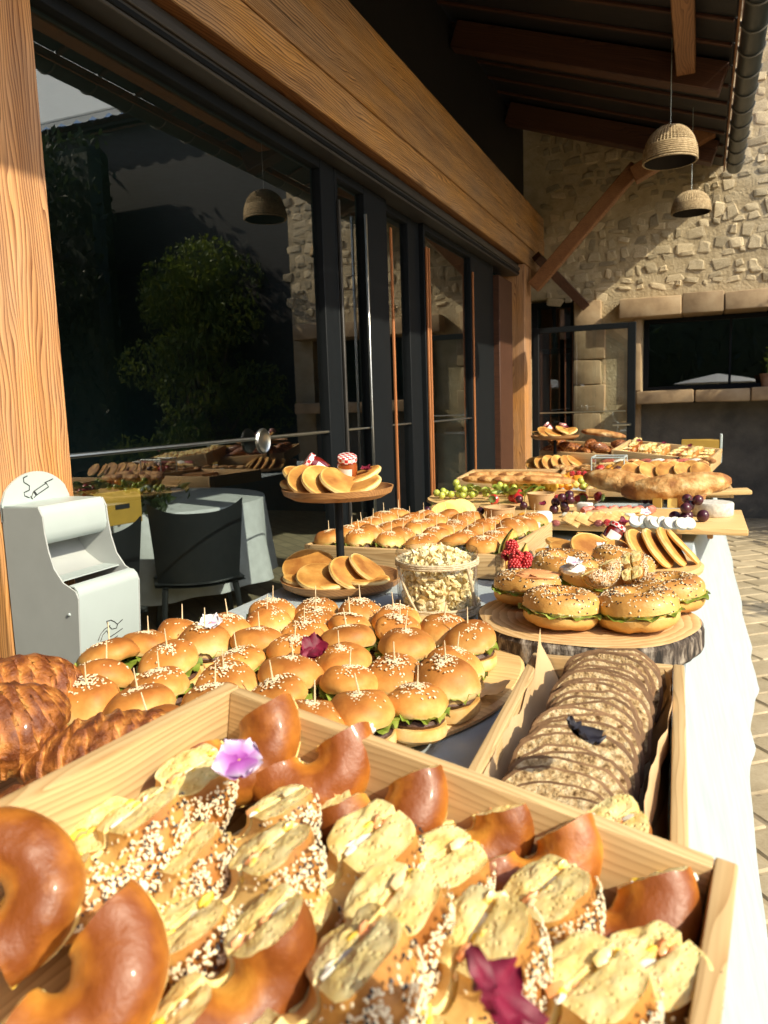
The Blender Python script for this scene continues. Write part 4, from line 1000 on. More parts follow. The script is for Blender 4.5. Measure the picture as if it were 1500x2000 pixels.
# ------------------------------------------------------------------ sliders
def slider_proto(seed, R=.036):
    r = random.Random(seed); prt = []
    h = .0275 * r.uniform(.9, 1.12); tx, ty = r.uniform(-.2, .2), r.uniform(-.2, .2)
    pr = [(0, 0), (R * .6, -.001), (R * .93, .0005), (R * 1.0, .005)]
    for k in range(1, 11):
        a = k / 10 * math.pi / 2; pr.append((R * math.cos(a) ** .8 if k < 10 else 0, .005 + (h - .005) * math.sin(a)))
    def zt(p, z0, tilt): return (p[0], p[1], p[2] + z0 + p[0] * tx * tilt + p[1] * ty * tilt)
    v, f = lathe(pr, 30); v = warp(v, .0040, 26, seed); v = [zt(p, .028, 1) for p in v]
    tn = [min(1, max(0, .12 + .68 * ((p[2] - .030) / h) ** .9 if p[2] > .030 else .03) + .10 * nz(p, 30, seed)) for p in v]
    top = MB().add(v, f, 0, tn).mesh('bun_top', M_BUN)
    pts = []
    while len(pts) < 120:
        a = r.uniform(0, 6.28); q = R * abs(r.gauss(0, .52))
        if q > R * .85: continue
        z = .005 + (h - .005) * math.sqrt(max(0, 1 - (q / R) ** 2.4)); p = zt((q * math.cos(a), q * math.sin(a), z + .0004), .028, 1)
        pts.append((p, Vector((math.cos(a) * (q / R) ** 1.5, math.sin(a) * (q / R) ** 1.5, 1)).normalized()))
    sd = seeds_on(pts, .00175, seed).mesh('sesame_seeds', [M_SES, M_POP])
    pr = [(0, 0), (R * .85, 0), (R * .98, .004), (R * 1.0, .010), (R * .96, .0165), (0, .0165)]
    v, f = lathe(pr, 28); v = warp(v, .0018, 24, seed + 3); bot = MB().add(v, f, 0, [.16 if 0.002 < p[2] < .016 else .3 for p in v]).mesh('bun_bottom', M_BUN)
    v, f = lathe([(0, .0165), (R * .84, .0165), (R * .91, .020), (R * .85, .024), (0, .024)], 24); pat = MB().add(warp(v, .0025, 45, seed + 5), f).mesh('patty', M_PAT)
    let = ruffle(R * .5, R * 1.04, .0275, seed, amp=.0035).mesh('lettuce', M_LET)
    pk = MB().add(*tube([(0, 0, .02), (.0006, 0, .03 + h), (.002 * r.uniform(-1, 1), .002 * r.uniform(-1, 1), .03 + h + .021)], [.0011, .0011, .0006], 6)).mesh('toothpick', M_PIC)
    return [('bun_top', top, None, None), ('sesame_seeds', sd, 0, 'stuff'), ('bun_bottom', bot, None, None), ('patty', pat, None, None), ('lettuce', let, None, None), ('toothpick', pk, None, None)]
SLD = [slider_proto(50 + k * 7, .034 + .001 * (k % 4)) for k in range(9)]
SPX = [(272, 1236), (335, 1219), (425, 1209), (525, 1172), (618, 1170), (707, 1172), (775, 1184), (847, 1207), (207, 1259), (330, 1262), (387, 1226), (193, 1296), (313, 1307), (163, 1338), (277, 1348), (465, 1266), (498, 1228), (447, 1297), (413, 1344), (307, 1400),
       (572, 1246), (563, 1291), (547, 1328), (593, 1380), (510, 1196), (622, 1189), (598, 1211), (688, 1202), (680, 1229), (675, 1262), (680, 1304), (692, 1360), (780, 1214), (792, 1236), (775, 1287), (802, 1337), (883, 1271), (875, 1299), (900, 1219)]
sp_ = sorted([(onz(x, y, .826), x) for x, y in SPX], key=lambda q: q[0].y)
bands = [sp_[i:i + 7] for i in range(0, len(sp_), 7)]; nbn = len(bands)
rsl = random.Random(5); used = []
bname = ['front row', 'second row from the front', 'third row from the front', 'third row from the back', 'second row from the back', 'back row']
for bi, bd in enumerate(bands):
    bd = sorted(bd, key=lambda q: q[1])
    for k, (p, x) in enumerate(bd):
        pos = Vector((p.x, p.y, .7675))
        for q in used:                         # keep buns from running into each other
            d = pos - q
            if 0 < d.length < .064: pos += d.normalized() * (.064 - d.length)
        used.append(pos)
        end = '' if k else ' at the left end'
        inst(SLD[rsl.randrange(9)], 'slider', TRS(pos, rsl.uniform(-9, 3), rsl.uniform(-5, 8), rsl.uniform(0, 360), rsl.uniform(1.0, 1.12)),
             'sesame slider, %s in the %s of the board' % (ORD[k] + ' from the left' if k else 'leftmost', bname[bi]), 'slider', 'sesame sliders on the round board')
v, f = lathe([(0, 0), (.27, 0), (.285, .004), (.288, .010), (.283, .0155), (.27, .0165), (0, .0165)], 64)
solo(MB().add([(p[0], p[1] * 1.06, p[2]) for p in v], f), 'serving_board', W_BRD, Vector((-.50, .955, TZ + .001)), 'round wooden serving board under the sesame sliders', 'board')
# crumpled paper corner on the slider board
solo(MB().add(*grid(10, 8, lambda i, j: (-.03 + .06 * i / 9, -.02 + .05 * j / 7, .004 + .010 * abs(nz((i * .4, j * .4, 2), 1, 3)) + .012 * (i / 9) ** 2))), 'paper_scrap', M_PAP, Vector((-.243, .885, .768)), 'torn brown paper corner at the right edge of the slider board', 'paper')

# ------------------------------------------------------------------ sliced brown bread in its crate
BRM = TRS((-.092, .705, TZ + .002), 0, 0, 1.5)
crate('bread_crate', BRM, .172, .40, .075, .012, 'narrow wooden crate of sliced brown bread at the table edge')
def pap(i, j):
    u = i / 30; w = j / 16; y = -.185 + .37 * u; e = abs(w - .5) * 2; lim = .073 if w < .5 else .072
    x = math.copysign(lim * min(1, e * 1.15), w - .5) + (.004 * nz((u * 8, w * 6, 2), 1.2, 2)); up = max(0, e - .62) / .38
    z = .010 + (.060 if w < .5 else .066) * up + .007 * nz((u * 9, w * 4, 3), 1, 5)
    if w > .5: x -= .016 * up * (.5 + .5 * math.sin(u * 5 + 1))
    if w < .25: z += .010 * nz((u * 6, 1, 1), 1.3, 8) + .034 * max(0, u - .86) / .14
    return (x, y, z)
solo(MB().add(*grid(31, 17, pap)), 'baking_paper', M_PAP, None, 'crumpled brown baking paper lining the bread crate', 'paper', None, BRM)
def slice_mesh(seed, W=.104, H=.086, th=.0078):
    n = 44; out = []
    for k in range(n):
        a = 2 * math.pi * k / n; c, s = math.cos(a), math.sin(a)
        x = math.copysign(abs(c) ** .75, c) * W / 2; y = math.copysign(abs(s) ** (.8 if s > 0 else .45), s) * H / 2
        q = 1 + .07 * nz((c, s, seed), 1.6, seed) + .05 * nz((c, s, seed), 5, seed); out.append((x * q, y * q))
    mb = MB(); v = []; rings = (1.0, .93, .6, .25)
    for side in (-1, 1):
        for q in rings:
            for x, y in out: v.append((x * q, y * q, side * (th / 2 * (.75 if q == 1 else 1) + (.0007 * nz((x * 60, y * 60, seed + side), 1, 1) if q < 1 else 0))))
        v.append((0, 0, side * th / 2))
    f = []; mi = []; blk = len(rings) * n + 1
    for s in (0, 1):
        o = s * blk
        for r in range(len(rings) - 1):
            for k in range(n):
                q = (o + r * n + k, o + r * n + (k + 1) % n, o + (r + 1) * n + (k + 1) % n, o + (r + 1) * n + k); f.append(q if s else q[::-1]); mi.append(1 if r == 0 else 0)
        for k in range(n):
            q = (o + (len(rings) - 1) * n + k, o + (len(rings) - 1) * n + (k + 1) % n, o + blk - 1); f.append(q if s else q[::-1]); mi.append(0)
    for k in range(n): f.append((k, (k + 1) % n, blk + (k + 1) % n, blk + k)); mi.append(1)
    return MB().add(v, f, mi).mesh('bread_slice', [M_BRC, M_BRK2])
SLC = [slice_mesh(60 + k * 9, .100 + .003 * (k % 3), .083 + .002 * (k % 4)) for k in range(7)]
nsl = 23; rb = random.Random(8)
for k in range(nsl):
    u = k / (nsl - 1); y = .545 + u * .318; tilt = 24 + 42 * u ** .8; zc = TZ + .024 + .016 + .028 * math.sin(R_(tilt)) - .004 * u + rb.uniform(-.002, .002)
    x = -.098 + .012 * u + rb.uniform(-.003, .003)
    lab = 'brown bread slice, %s' % ('nearest and flattest in the bread crate' if k == 0 else 'last one at the far end of the bread crate' if k == nsl - 1 else (ORD[k] if k < 20 else ('third from last', 'last but one')[k - 20]) + (' from the near end of the bread crate' if k < 20 else ' towards the far end of the bread crate'))
    o = link('bread_slice', SLC[rb.randrange(7)], M=TRS((x, y, zc), tilt + rb.uniform(-3, 3), rb.uniform(-7, 7), rb.uniform(-9, 9) - 2, rb.uniform(.93, 1.02))); tag(o, lab, 'bread slice', 'brown bread slices in the bread crate')

# ------------------------------------------------------------------ log slice board with whole bagels
LB = Vector((-.162, 1.205, TZ + .002))
def outline(k, n=72): a = 2 * math.pi * k / n; r = .163 * (1 + .045 * math.cos(2 * a + .4) + .02 * math.sin(5 * a) + .012 * nz((math.cos(a) * 3, math.sin(a) * 3, 2), 1, 1)); return r, a
lb = thing('log_slice', LB, 'thick round log slice board with rough bark carrying the seeded bagels', 'board')
def bk(i, j):
    r, a = outline(i); z = .040 * j / 6; d = .004 * nzf((math.cos(a) * r * 40, math.sin(a) * r * 40, z * 18), 1.0, 4, 3); rr = r + .003 + d - .004 * (j in (0, 6)); return (rr * math.cos(a), rr * math.sin(a), z)
MB().add(*grid(72, 7, bk, True)).obj('bark', M_BARK, lb, smooth=False)
v = []; f = []
rg = (1.0, .97, .6, .3)
for q in rg:
    for k in range(72): r, a = outline(k); v.append((r * q * math.cos(a), r * q * math.sin(a), .0398 if q == 1 else .0412))
v.append((0, 0, .0412))
for r in range(3):
    for k in range(72): f.append((r * 72 + k, r * 72 + (k + 1) % 72, (r + 1) * 72 + (k + 1) % 72, (r + 1) * 72 + k))
for k in range(72): f.append((216 + k, 216 + (k + 1) % 72, 288))
def ringwood():
    t = NT('log end grain'); vec = t.coords((1, 1, 1), False); w = t.node('ShaderNodeTexWave', wave_type='RINGS', rings_direction='Z', wave_profile='SAW'); t.l.new(vec, w.inputs[0]); w.inputs['Scale'].default_value = 26; w.inputs['Distortion'].default_value = 3; w.inputs['Detail'].default_value = 3
    n = t.noise(vec, 40, 5); fac = t.math('ADD', t.math('MULTIPLY', w.outputs['Fac'], .45), t.math('MULTIPLY', n, .5))
    t.bsdf(t.ramp(fac, [(.2, (.44, .25, .10)), (.5, (.62, .40, .18)), (.8, (.74, .53, .28))]), .6, fac, .2, .001); return t.m
M_RING = ringwood()
MB().add(v, f).obj('top_face', M_RING, lb)
MB().add(*box(.030, .008, .034, .002, c=(.052, -.163, .021))).obj('bare_patch', M_RING, lb)
WB = []
for k in range(3):
    p = bagel_mesh(.0335, .0235, .026, .020, .007, 70 + k, False, M_BAG); q = [(n, m, None, None) for n, m in p]
    q.append(('seeds', bagel_seeds(.0335, .0235, .026, .007, 80 + k, 420, .0018, False, .35), 0, 'stuff'))
    q.append(('lettuce', ruffle(.035, .062, .0, 90 + k, amp=.003).mesh('lettuce', M_LET), None, None)); WB.append(q)
def bag(px, py, z, rx, ry, var, label, s=1.0):
    inst(WB[var], 'seeded_bagel', TRS(onz(px, py, z), rx, ry, 40 * var, s), label, 'bagel', 'seeded bagels on the log slice')
zl = LB.z + .0412 + .026
bag(1096, 1190, zl, -4, 3, 0, 'seeded bagel at the front left of the log slice', 1.0)
bag(1245, 1192, zl, -5, -3, 1, 'seeded bagel with salad hanging out at the front right of the log slice', 1.04)
bag(1030, 1150, zl, 0, 4, 2, 'seeded bagel stacked at the left edge of the log slice', .98)
bag(1305, 1160, zl, 0, -4, 0, 'seeded bagel at the right edge behind the salad one', .98)
bag(1165, 1135, zl, 3, 0, 1, 'seeded bagel in the middle of the log slice, half hidden', 1.0)
bag(1215, 1105, zl + .006, 12, 8, 2, 'seeded bagel tilted at the back of the log slice', 1.0)
bag(1100, 1112, zl + .004, 4, 0, 1, 'seeded bagel at the back left of the log slice under salmon', 1.0)
lump('salmon_slice', M_SAL, onz(1050, 1122, .866), (.034, .022, .006), 4, 'folded smoked salmon on the back left bagels', 'salmon', .3)
lump('cream_cheese', M_CRM, onz(1118, 1112, .874), (.020, .018, .009), 8, 'white cream cheese dollop on a back bagel', 'cream cheese', .25)
flower(onz(1122, 1100, .886), -20, 0, 0, .013, M_WPE, 'small pale flower on the cream cheese dollop', 5, 12, 1.1)
for k, (px, py, z, d) in enumerate([(1168, 1108, .862, 'torn seeded bagel half right of the cream cheese'), (1232, 1104, .858, 'torn seeded bagel half at the back of the log slice below the pancakes')]):
    M = Matrix.Translation(onz(px, py, z)) @ Euler((R_(20 + 10 * k), R_(-20), R_(-50 + 45 * k))).to_matrix().to_4x4() @ BASE @ Matrix.Diagonal((.72, .72, .72, 1))
    inst(HBS[k][:2] + HBS[k][3:], 'half_bagel', M, d, 'bagel', 'torn bagel halves on the log slice')
# ------------------------------------------------------------------ two-tier pancake stands
def pancake_mesh(seed, R=.046, th=.0115):
    r = random.Random(seed)
    pr = [(0, 0), (R * .8, 0), (R * .95, .001), (R, th * .45), (R * .96, th * .85), (R * .85, th), (R * .4, th * 1.03), (0, th * 1.02)]
    v, f = lathe(pr, 30); v = warp(v, .0015, 16, seed, 2)
    tn = []
    for p in v:
        q = math.hypot(p[0], p[1]) / R; t = .66 + .3 * nz(p, 30, seed)
        if .88 < q and .0015 < p[2] < th * .8: t = .02
        elif q > .90: t = .34
        tn.append(t)
    return MB().add(v, f, 0, tn).mesh('pancake', M_PAN)
PNC = [pancake_mesh(100 + k * 3) for k in range(5)]
def pancake(k, M, label, grp): o = link('pancake', PNC[k % 5], M=M); tag(o, label, 'pancake', grp); return o
def jam(loc, rx, ry, rz, m, label, s=1.0):
    t = thing('jam_jar', None, label, 'jam jar', 'small jam jars with gingham lids', TRS(loc, rx, ry, rz, s)); R = .0205
    MB().add(*lathe([(0, 0), (R * .9, 0), (R, .003), (R * 1.02, .018), (R, .030), (R * .86, .036), (R * .86, .040), (0, .040)], 24)).obj('jar', m, t)
    MB().add(*lathe([(0, .0485), (R * .86, .0485), (R * .95, .047), (R * .97, .038), (R * .90, .0375), (0, .0375)], 24)).obj('lid', M_GIN, t)
    lb_ = []
    MB().add(*grid(9, 2, lambda i, j: ((R * 1.035) * math.sin(-.75 + 1.5 * i / 8), -(R * 1.035) * math.cos(-.75 + 1.5 * i / 8), .006 + .021 * j))).obj('label', M_LBL, t)
def tier(loc, R, h, name, parent):
    pr = [(0, 0), (R * .80, 0), (R * .96, h * .45), (R, h), (R * .97, h), (R * .92, h * .55), (R * .80, .006), (0, .006)]
    v, f = lathe(pr, 56); return MB().add(v, f).obj(name, W_PLT, parent, loc)
def stand(base, R1, R2, zh, label):
    t = thing('tiered_stand', base, label, 'stand', None)
    tier((0, 0, .004), R1, .024, 'lower_tier', t); tier((0, 0, zh), R2, .022, 'upper_tier', t)
    MB().add(*tube([(0, 0, .010), (0, 0, zh + .002)], .0085, 12)).obj('pole', M_BLK, t)
    MB().add(*lathe([(0, .010), (.03, .010), (.03, .014), (0, .014)], 16)).obj('foot', M_BLK, t)
    return t
SB = Vector((-.692, 1.425, TZ + .002))
ZH = 0
for _z in np.linspace(.9, 1.05, 200):     # tier height that puts the plate where the pole shows it
    v_ = RW.T @ (np.array([SB.x, SB.y, _z]) - CAM)
    if CY + FPX * v_[1] / v_[2] < 972: ZH = _z - SB.z; break
stand(SB, .128, .116, ZH, 'nearer two-tier stand of wooden plates on a black pole holding pancakes')
def on(b, x, y, z): return Vector((b.x + x, b.y + y, b.z + z))
zt = ZH + .012; gA = 'pancakes on the upper tier of the nearer stand'
A_ = 'pancake on the nearer stand top, '
for k, (x, y, z, rx, ry, rz) in enumerate([(-.068, -.030, .010, 4, 10, 0), (-.072, -.018, .026, 14, 24, 20), (-.040, -.048, .024, 26, 30, -10), (-.006, -.056, .022, 28, 30, 10), (.030, -.052, .020, 24, 26, 25), (.064, -.030, .014, 14, -16, 30), (.050, .010, .026, 8, -20, 20), (0, .04, .016, -10, 4, 0), (-.04, .05, .012, 0, 8, 0)]):
    pancake(k, TRS(on(SB, x, y, zt + z), rx, ry, rz, 1.0), A_ + ('flat at the far left bottom', 'leaning at the left edge', 'overlapping second from left', 'in the middle of the row', 'right of the middle', 'hanging over the right edge', 'at the right behind the jars', 'hidden behind the jam jars', 'at the back left')[k], gA)
jam(on(SB, -.030, .005, zt + .038), 10, -52, 20, M_JAM, 'tipped dark jam jar with gingham lid on the upper tier of the nearer stand')
jam(on(SB, .024, -.004, zt + .030), 18, 8, 10, M_JAM2, 'upright amber jam jar with white label on the upper tier of the nearer stand')
flower(on(SB, .066, .0, zt + .046), -20, 0, 0, .013, M_MAG, 'small red flower beside the amber jam jar on the stand', 5, 21, 1)
gB = 'pancakes on the lower tier of the nearer stand'; B_ = 'pancake on the nearer stand bottom tier, '
for k, (x, y, z, rx, ry, rz, s) in enumerate([(-.066, -.020, .030, 30, 10, 0, 1.25), (-.055, -.05, .012, 4, 4, 30, 1.1), (-.012, -.072, .022, 16, 14, 0, 1.1), (.0, -.066, .010, 2, 0, 40, 1.05), (.040, -.048, .030, 26, 30, 20, 1.0), (.066, -.020, .034, 22, 34, 40, 1.0), (.075, -.035, .014, 0, 0, 10, 1.0)]):
    pancake(k + 1, TRS(on(SB, x, y, .012 + z), rx, ry, rz, s), B_ + ('large one standing half in shade at the left', 'flat underneath the large left one', 'large one at the front', 'flat beneath the front one', 'leaning right of the pole', 'rightmost leaning towards the glass jar', 'flat below the rightmost one')[k], gB)
lump('dark_fruit', M_BGR, on(SB, -.02, .02, .035), (.018, .018, .016), 5, 'dark berry behind the pole on the lower tier', 'berry', .12)
t = thing('black_plate', on(SB, .05, .012, .040), 'thin black plate leaning from the pole on the lower tier', 'tag'); t.rotation_euler = (R_(-20), R_(34), R_(8)); MB().add(*box(.085, .004, .03, .001)).obj('slate', M_BLK, t)  # thin black plate leaning out to the right of the pole

# ------------------------------------------------------------------ glass jar of popped grain bound with jute
JC = Vector((-.438, 1.300, TZ + .002)); jr = thing('glass_jar', JC, 'open glass jar of popped grain wound with jute string', 'jar')
MB().add(*lathe([(0, 0), (.060, 0), (.070, .006), (.073, .02), (.073, .088), (.068, .100), (.068, .106), (.074, .108), (.0755, .113), (.074, .118), (.0705, .118), (.0675, .110), (.064, .100), (.0695, .086), (.0695, .02), (.066, .010), (0, .006)], 48)).obj('glass', M_GLJ, jr)
pc = MB(); rp = random.Random(6); i0, f0 = ico(1, 1)
for k in range(860):
    a = rp.uniform(0, 6.28)
    if k < 600: r_, z = .0615 - rp.random() ** 2 * .012, rp.uniform(.014, .098)
    else: r_ = .058 * math.sqrt(rp.random()); z = .100 + .022 * (1 - (r_ / .058) ** 2) * rp.uniform(.6, 1.1)
    if z > .088: r_ = min(r_, .056)
    s = rp.uniform(.003, .0062)
    pc.add(warp([(p[0] * s * 1.3, p[1] * s, p[2] * s * .8) for p in i0], s * 1.1, 170, k), f0, 0, .5, TRS((r_ * math.cos(a), r_ * math.sin(a), z), rp.uniform(0, 90), rp.uniform(0, 90), rp.uniform(0, 360)))
po = pc.obj('popped_grain', M_OAT, jr); po['kind'] = 'stuff'
MB().add(*lathe([(0, .012), (.052, .012), (.052, .098), (0, .105)], 20)).obj('grain_core', M_OAT, jr)
rope = MB()
def loop(z, R, rr, wob): rope.add(*tube([((R + .0008 * math.sin(k * 2.6)) * math.cos(2 * math.pi * k / 60), (R + .0008 * math.sin(k * 2.6)) * math.sin(2 * math.pi * k / 60), z + wob * math.sin(2 * math.pi * k / 60 + z * 300)) for k in range(61)], [rr * (1 + .16 * (k % 2)) for k in range(61)], 7, False))
for z in (.1015, .0975, .0935): loop(z, .0735, .0024, .0008)
for z in (.006, .011, .016, .021): loop(z, .0755, .0026, .0012)
for a0, a1 in ((-2.4, -1.75), (-.5, -.15), (-.42, -.25), (.6, .9), (2.2, 2.6)):
    rope.add(*tube([(.0762 * math.cos(a0 + (a1 - a0) * k / 10), .0762 * math.sin(a0 + (a1 - a0) * k / 10), .095 - .075 * k / 10) for k in range(11)], .0024, 7))
rope.obj('jute_string', M_ROP, jr)

# ------------------------------------------------------------------ second tray of sliders
T2 = [onz(*p, .80) for p in ((640, 1062), (742, 1019), (1052, 1031))]
ang2 = math.atan2(T2[2].y - T2[1].y, T2[2].x - T2[1].x)
c2 = Vector((-.620, 1.830, TZ + .002)); MT2 = TRS(c2, 0, 0, math.degrees(ang2))
crate('slider_tray', MT2, .49, .47, .055, .012, 'wooden tray of small seeded buns between the pancake stand and the cheese board')
rn = random.Random(9); n2 = 0
for iy in range(6):
    for ix in range(6):
        p = MT2 @ Vector((-.195 + .078 * ix + rn.uniform(-.006, .006), -.185 + .076 * iy + rn.uniform(-.005, .005), .026))
        inst(SLD[rn.randrange(9)], 'small_bun', TRS(p, rn.uniform(-8, 4), rn.uniform(-6, 6), rn.uniform(0, 360), rn.uniform(.98, 1.12)),
             'seeded bun in the second tray, %s in its %s row' % (ORD[ix] + ' from the left', ('front', 'second', 'third', 'fourth', 'fifth', 'back')[iy]), 'slider', 'small buns in the second tray')

# ------------------------------------------------------------------ round board of pancakes at right
PR = Vector((-.170, 1.765, TZ + .002))
v, f = lathe([(0, 0), (.172, 0), (.182, .004), (.184, .012), (.178, .018), (0, .018)], 56)
solo(MB().add(v, f), 'pancake_board', W_BRD, PR, 'round wooden board of fanned pancakes at the table edge behind the bagels', 'board')
gC = 'pancakes on the round board'; C_ = 'pancake on the round board, '
for k, (x, y, z, rx, ry, rz, s) in enumerate([(-.135, -.02, .006, 0, 8, 0, .95), (-.12, .03, .02, 0, 14, 10, 1.0), (-.10, -.075, .005, 0, 0, 20, 1.0), (-.095, -.065, .026, 10, 14, 0, 1.0), (-.045, -.075, .034, 22, 26, -8, 1.08), (-.055, .06, .028, -6, 18, 0, 1.0), (.0, .04, .024, 12, 26, 20, 1.0), (.02, -.085, .020, 26, 34, 10, 1.05), (.055, -.06, .036, 30, 44, 25, 1.1), (.085, -.045, .036, 30, 46, 30, 1.1), (.112, -.03, .038, 30, 46, 34, 1.08), (.135, -.005, .034, 24, 42, 42, 1.05), (.08, .07, .022, 8, 30, 40, 1.0), (.0, .11, .01, 0, 0, 0, 1.0), (-.07, .11, .01, 0, 6, 0, 1.0)]):
    pancake(k + 2, TRS(on(PR, x, y, .018 + z), rx, ry, rz, s), C_ + ('flat at the far left edge', 'lying left behind the first ones', 'flat at the front left', 'stacked on the front left one', 'tilted brown one in the front middle', 'left of the jam jar', 'leaning behind the middle', 'wide one at the front right of middle', 'first of the right-hand fan', 'second of the right-hand fan', 'third of the right-hand fan', 'last of the right-hand fan', 'behind the right-hand fan', 'flat at the back', 'flat at the back left')[k], gC)
jam(on(PR, -.022, .035, .052), -8, 34, 20, M_JAM, 'dark jam jar tipped on the round pancake board'); jam(on(PR, .030, .075, .022), 0, 0, 10, M_JAM, 'black looking jam jar standing at the back of the pancake board')
flower(on(PR, -.022, -.075, .060), -30, 0, 0, .016, M_WPE, 'pale purple flower at the front of the pancake board', 5, 31, 1.1)

# ------------------------------------------------------------------ melon and berries by the bagels
def wedge(R, r_in, rad, th, m1, m2, name, loc, rx, ry, rz, label, cat, grp=None, s=1.0):
    """crescent melon wedge: flesh and rind"""
    t = thing(name, None, label, cat, grp, TRS(loc, rx, ry, rz, s)); n = 16
    def fl(i, j):
        a = -rad / 2 + rad * i / n; q = math.cos(a / rad * math.pi * .96); p = 2 * math.pi * j / 8
        w = th * max(.06, q) * (.5 + .5 * ((j in (3, 4, 5)) * -.6 + .6)); r = R - (R - r_in) * q * (.5 - .5 * math.cos(p))
        return (r * math.cos(a), w * math.sin(p), r * math.sin(a))
    MB().add(*grid(n + 1, 8, fl, False, True)).obj('flesh', m1, t)
    def rn_(i, j): a = -rad / 2 + rad * i / n; q = math.cos(a / rad * math.pi * .96); return ((R + .0035 - .003 * abs(j - 3) / 3) * math.cos(a), th * max(.06, q) * 1.05 * (j - 3) / 3, (R + .0035 - .003 * abs(j - 3) / 3) * math.sin(a))
    MB().add(*grid(n + 1, 7, rn_)).obj('rind', m2, t)
wedge(.075, .045, 1.7, .022, M_MEL, M_RND, 'melon_wedge', on(Vector((-.385, 1.615, TZ)), .062, 0, .050), 0, 0, 168, 'orange melon wedge with green rind standing beside the raspberries', 'melon', 'orange melon pieces by the bagels')
wedge(.070, .044, 1.5, .020, M_MEL, M_RND, 'melon_wedge', on(Vector((-.345, 1.585, TZ)), .055, 0, .040), 0, 10, 150, 'shorter orange melon wedge leaning in front of the raspberries', 'melon', 'orange melon pieces by the bagels')
wedge(.070, .044, 1.4, .020, M_MEL, M_RND, 'melon_wedge', on(Vector((-.29, 1.63, TZ)), .03, 0, .025), 50, 0, 120, 'orange melon wedge lying flat right of the raspberries', 'melon', 'orange melon pieces by the bagels')
def raspberry(loc, s, seed, label, grp):
    r = random.Random(seed); b = MB(); v0, f0 = ico(1, 2)
    for k in range(46):
        z = -.55 + 1.5 * k / 45; rr = math.sqrt(max(0, 1 - (z * .95) ** 2)) * .8; a = k * 2.4
        b.add([(p[0] * .24 + rr * math.cos(a), p[1] * .24 + rr * math.sin(a), p[2] * .24 + z) for p in v0], f0)
    solo(b, 'raspberry', M_RED, None, label, 'raspberry', grp, TRS(loc, r.uniform(-50, 50), r.uniform(-50, 50), r.uniform(0, 360), s))
gR = 'raspberries heaped by the melon'
for k, (px, py, z, d) in enumerate([(1000, 1068, .825, 'at the top of the heap by the melon'), (1008, 1088, .812, 'in the middle of the heap by the melon'), (1028, 1092, .806, 'at the right of the heap by the melon'), (1005, 1106, .797, 'at the bottom left of the heap by the melon'), (1030, 1108, .792, 'at the bottom right of the heap by the melon'), (992, 1084, .808, 'squeezed against the tall melon wedge')]):
    raspberry(onz(px, py, z), .0145, 3 + k, 'red raspberry ' + d, gR)
lump('fruit_cube', M_MEL, onz(1052, 1108, .772), (.018, .018, .014), 5, 'orange melon cube under the raspberries', 'melon', .15)

# ------------------------------------------------------------------ cheese board
CBZ = .792
M_CHG = mat('goat cheese', [(.3, (.60, .60, .52)), (.7, (.74, .74, .68))], 60, 5, .8, .6, 120, .002)
cb = thing('cheese_board', Vector((-.36, 2.30, CBZ)), 'long pale wooden cheese board on small feet reaching past the table edge', 'board')
MB().add(*box(.955, .36, .018, .003, 2, c=(0, 0, -.009))).obj('board', W_BRD, cb)
for x in (-.42, .30):
    for y in (-.13, .13): MB().add(*box(.04, .04, .0215, .002, c=(x, y, -.0295))).obj('foot', W_PLT, cb)
def grapes(name, loc, n, r, m, seed, label, sp=.03, grp=None):
    t = thing(name, loc, label, 'grapes', grp); rg_ = random.Random(seed); v0, f0 = ico(r, 3); me = MB().add([(p[0], p[1], p[2] * 1.08) for p in v0], f0).mesh('grape', m); pts = []
    tries = 0
    while len(pts) < n and tries < 4000:
        tries += 1; x, y = rg_.gauss(0, sp), rg_.gauss(0, sp); z = r
        for q in pts:
            d2 = (x - q[0]) ** 2 + (y - q[1]) ** 2
            if d2 < (1.8 * r) ** 2: z = max(z, q[2] + math.sqrt(max(0, (1.85 * r) ** 2 - d2)))
        if z > r * 4.2: continue
        pts.append((x, y, z)); link('grape', me, t, M=TRS((x, y, z), rg_.uniform(0, 90), rg_.uniform(0, 90), 0, rg_.uniform(.88, 1.05)))
    MB().add(*tube([(0, 0, r), (.004, .004, r * 3), (.012, .0, r * 4.4)], .0014, 5)).obj('stalk', M_STM, t)
def cup(loc, R, h, label, m=M_KRA, fill=M_KRD, cat='cup', name='kraft_cup', lo=.78):
    t = thing(name, loc, label, cat, None)
    MB().add(*lathe([(0, 0), (R * lo, 0), (R, h - .003), (R * 1.035, h - .002), (R * 1.035, h + .001), (R * .98, h + .001), (R * .975, h - .004), (R * .80, h * .62)], 32)).obj('wall', m, t)
    v, f = lathe([(R * .90, h * .74), (R * .4, h * .78), (0, h * .76)], 24); MB().add(warp(v, .002, 60, 3), f).obj('contents', fill, t)
b0 = lambda px, py, dz=.0005: onz(px, py, CBZ + dz)
cup(b0(976, 1030), .042, .056, 'kraft paper cup of sauce at the front of the cheese board')
cup(b0(1056, 994), .042, .050, 'kraft paper cup of dip behind the front one on the cheese board', fill=M_CRM)
cup(b0(1345, 990), .050, .040, 'low wooden bowl of golden preserve at the right of the cheese board', W_PLT, M_CHY, 'bowl', 'wooden_bowl', .85)
grapes('dark_grapes', b0(838, 1018), 4, .0125, M_BGR, 1, 'few dark grapes at the left end of the cheese board', .012)
grapes('dark_grapes', b0(930, 1026), 6, .0125, M_BGR, 2, 'dark grapes beside the white cheese and the front kraft cup', .018)
grapes('dark_grapes', b0(1100, 1004), 7, .0135, M_BGR, 3, 'dark grapes between the kraft cup and the pale cheese wedge', .018)
grapes('dark_grapes', b0(1022, 996), 2, .0135, M_BGR, 4, 'pair of dark grapes behind the front kraft cup', .008)
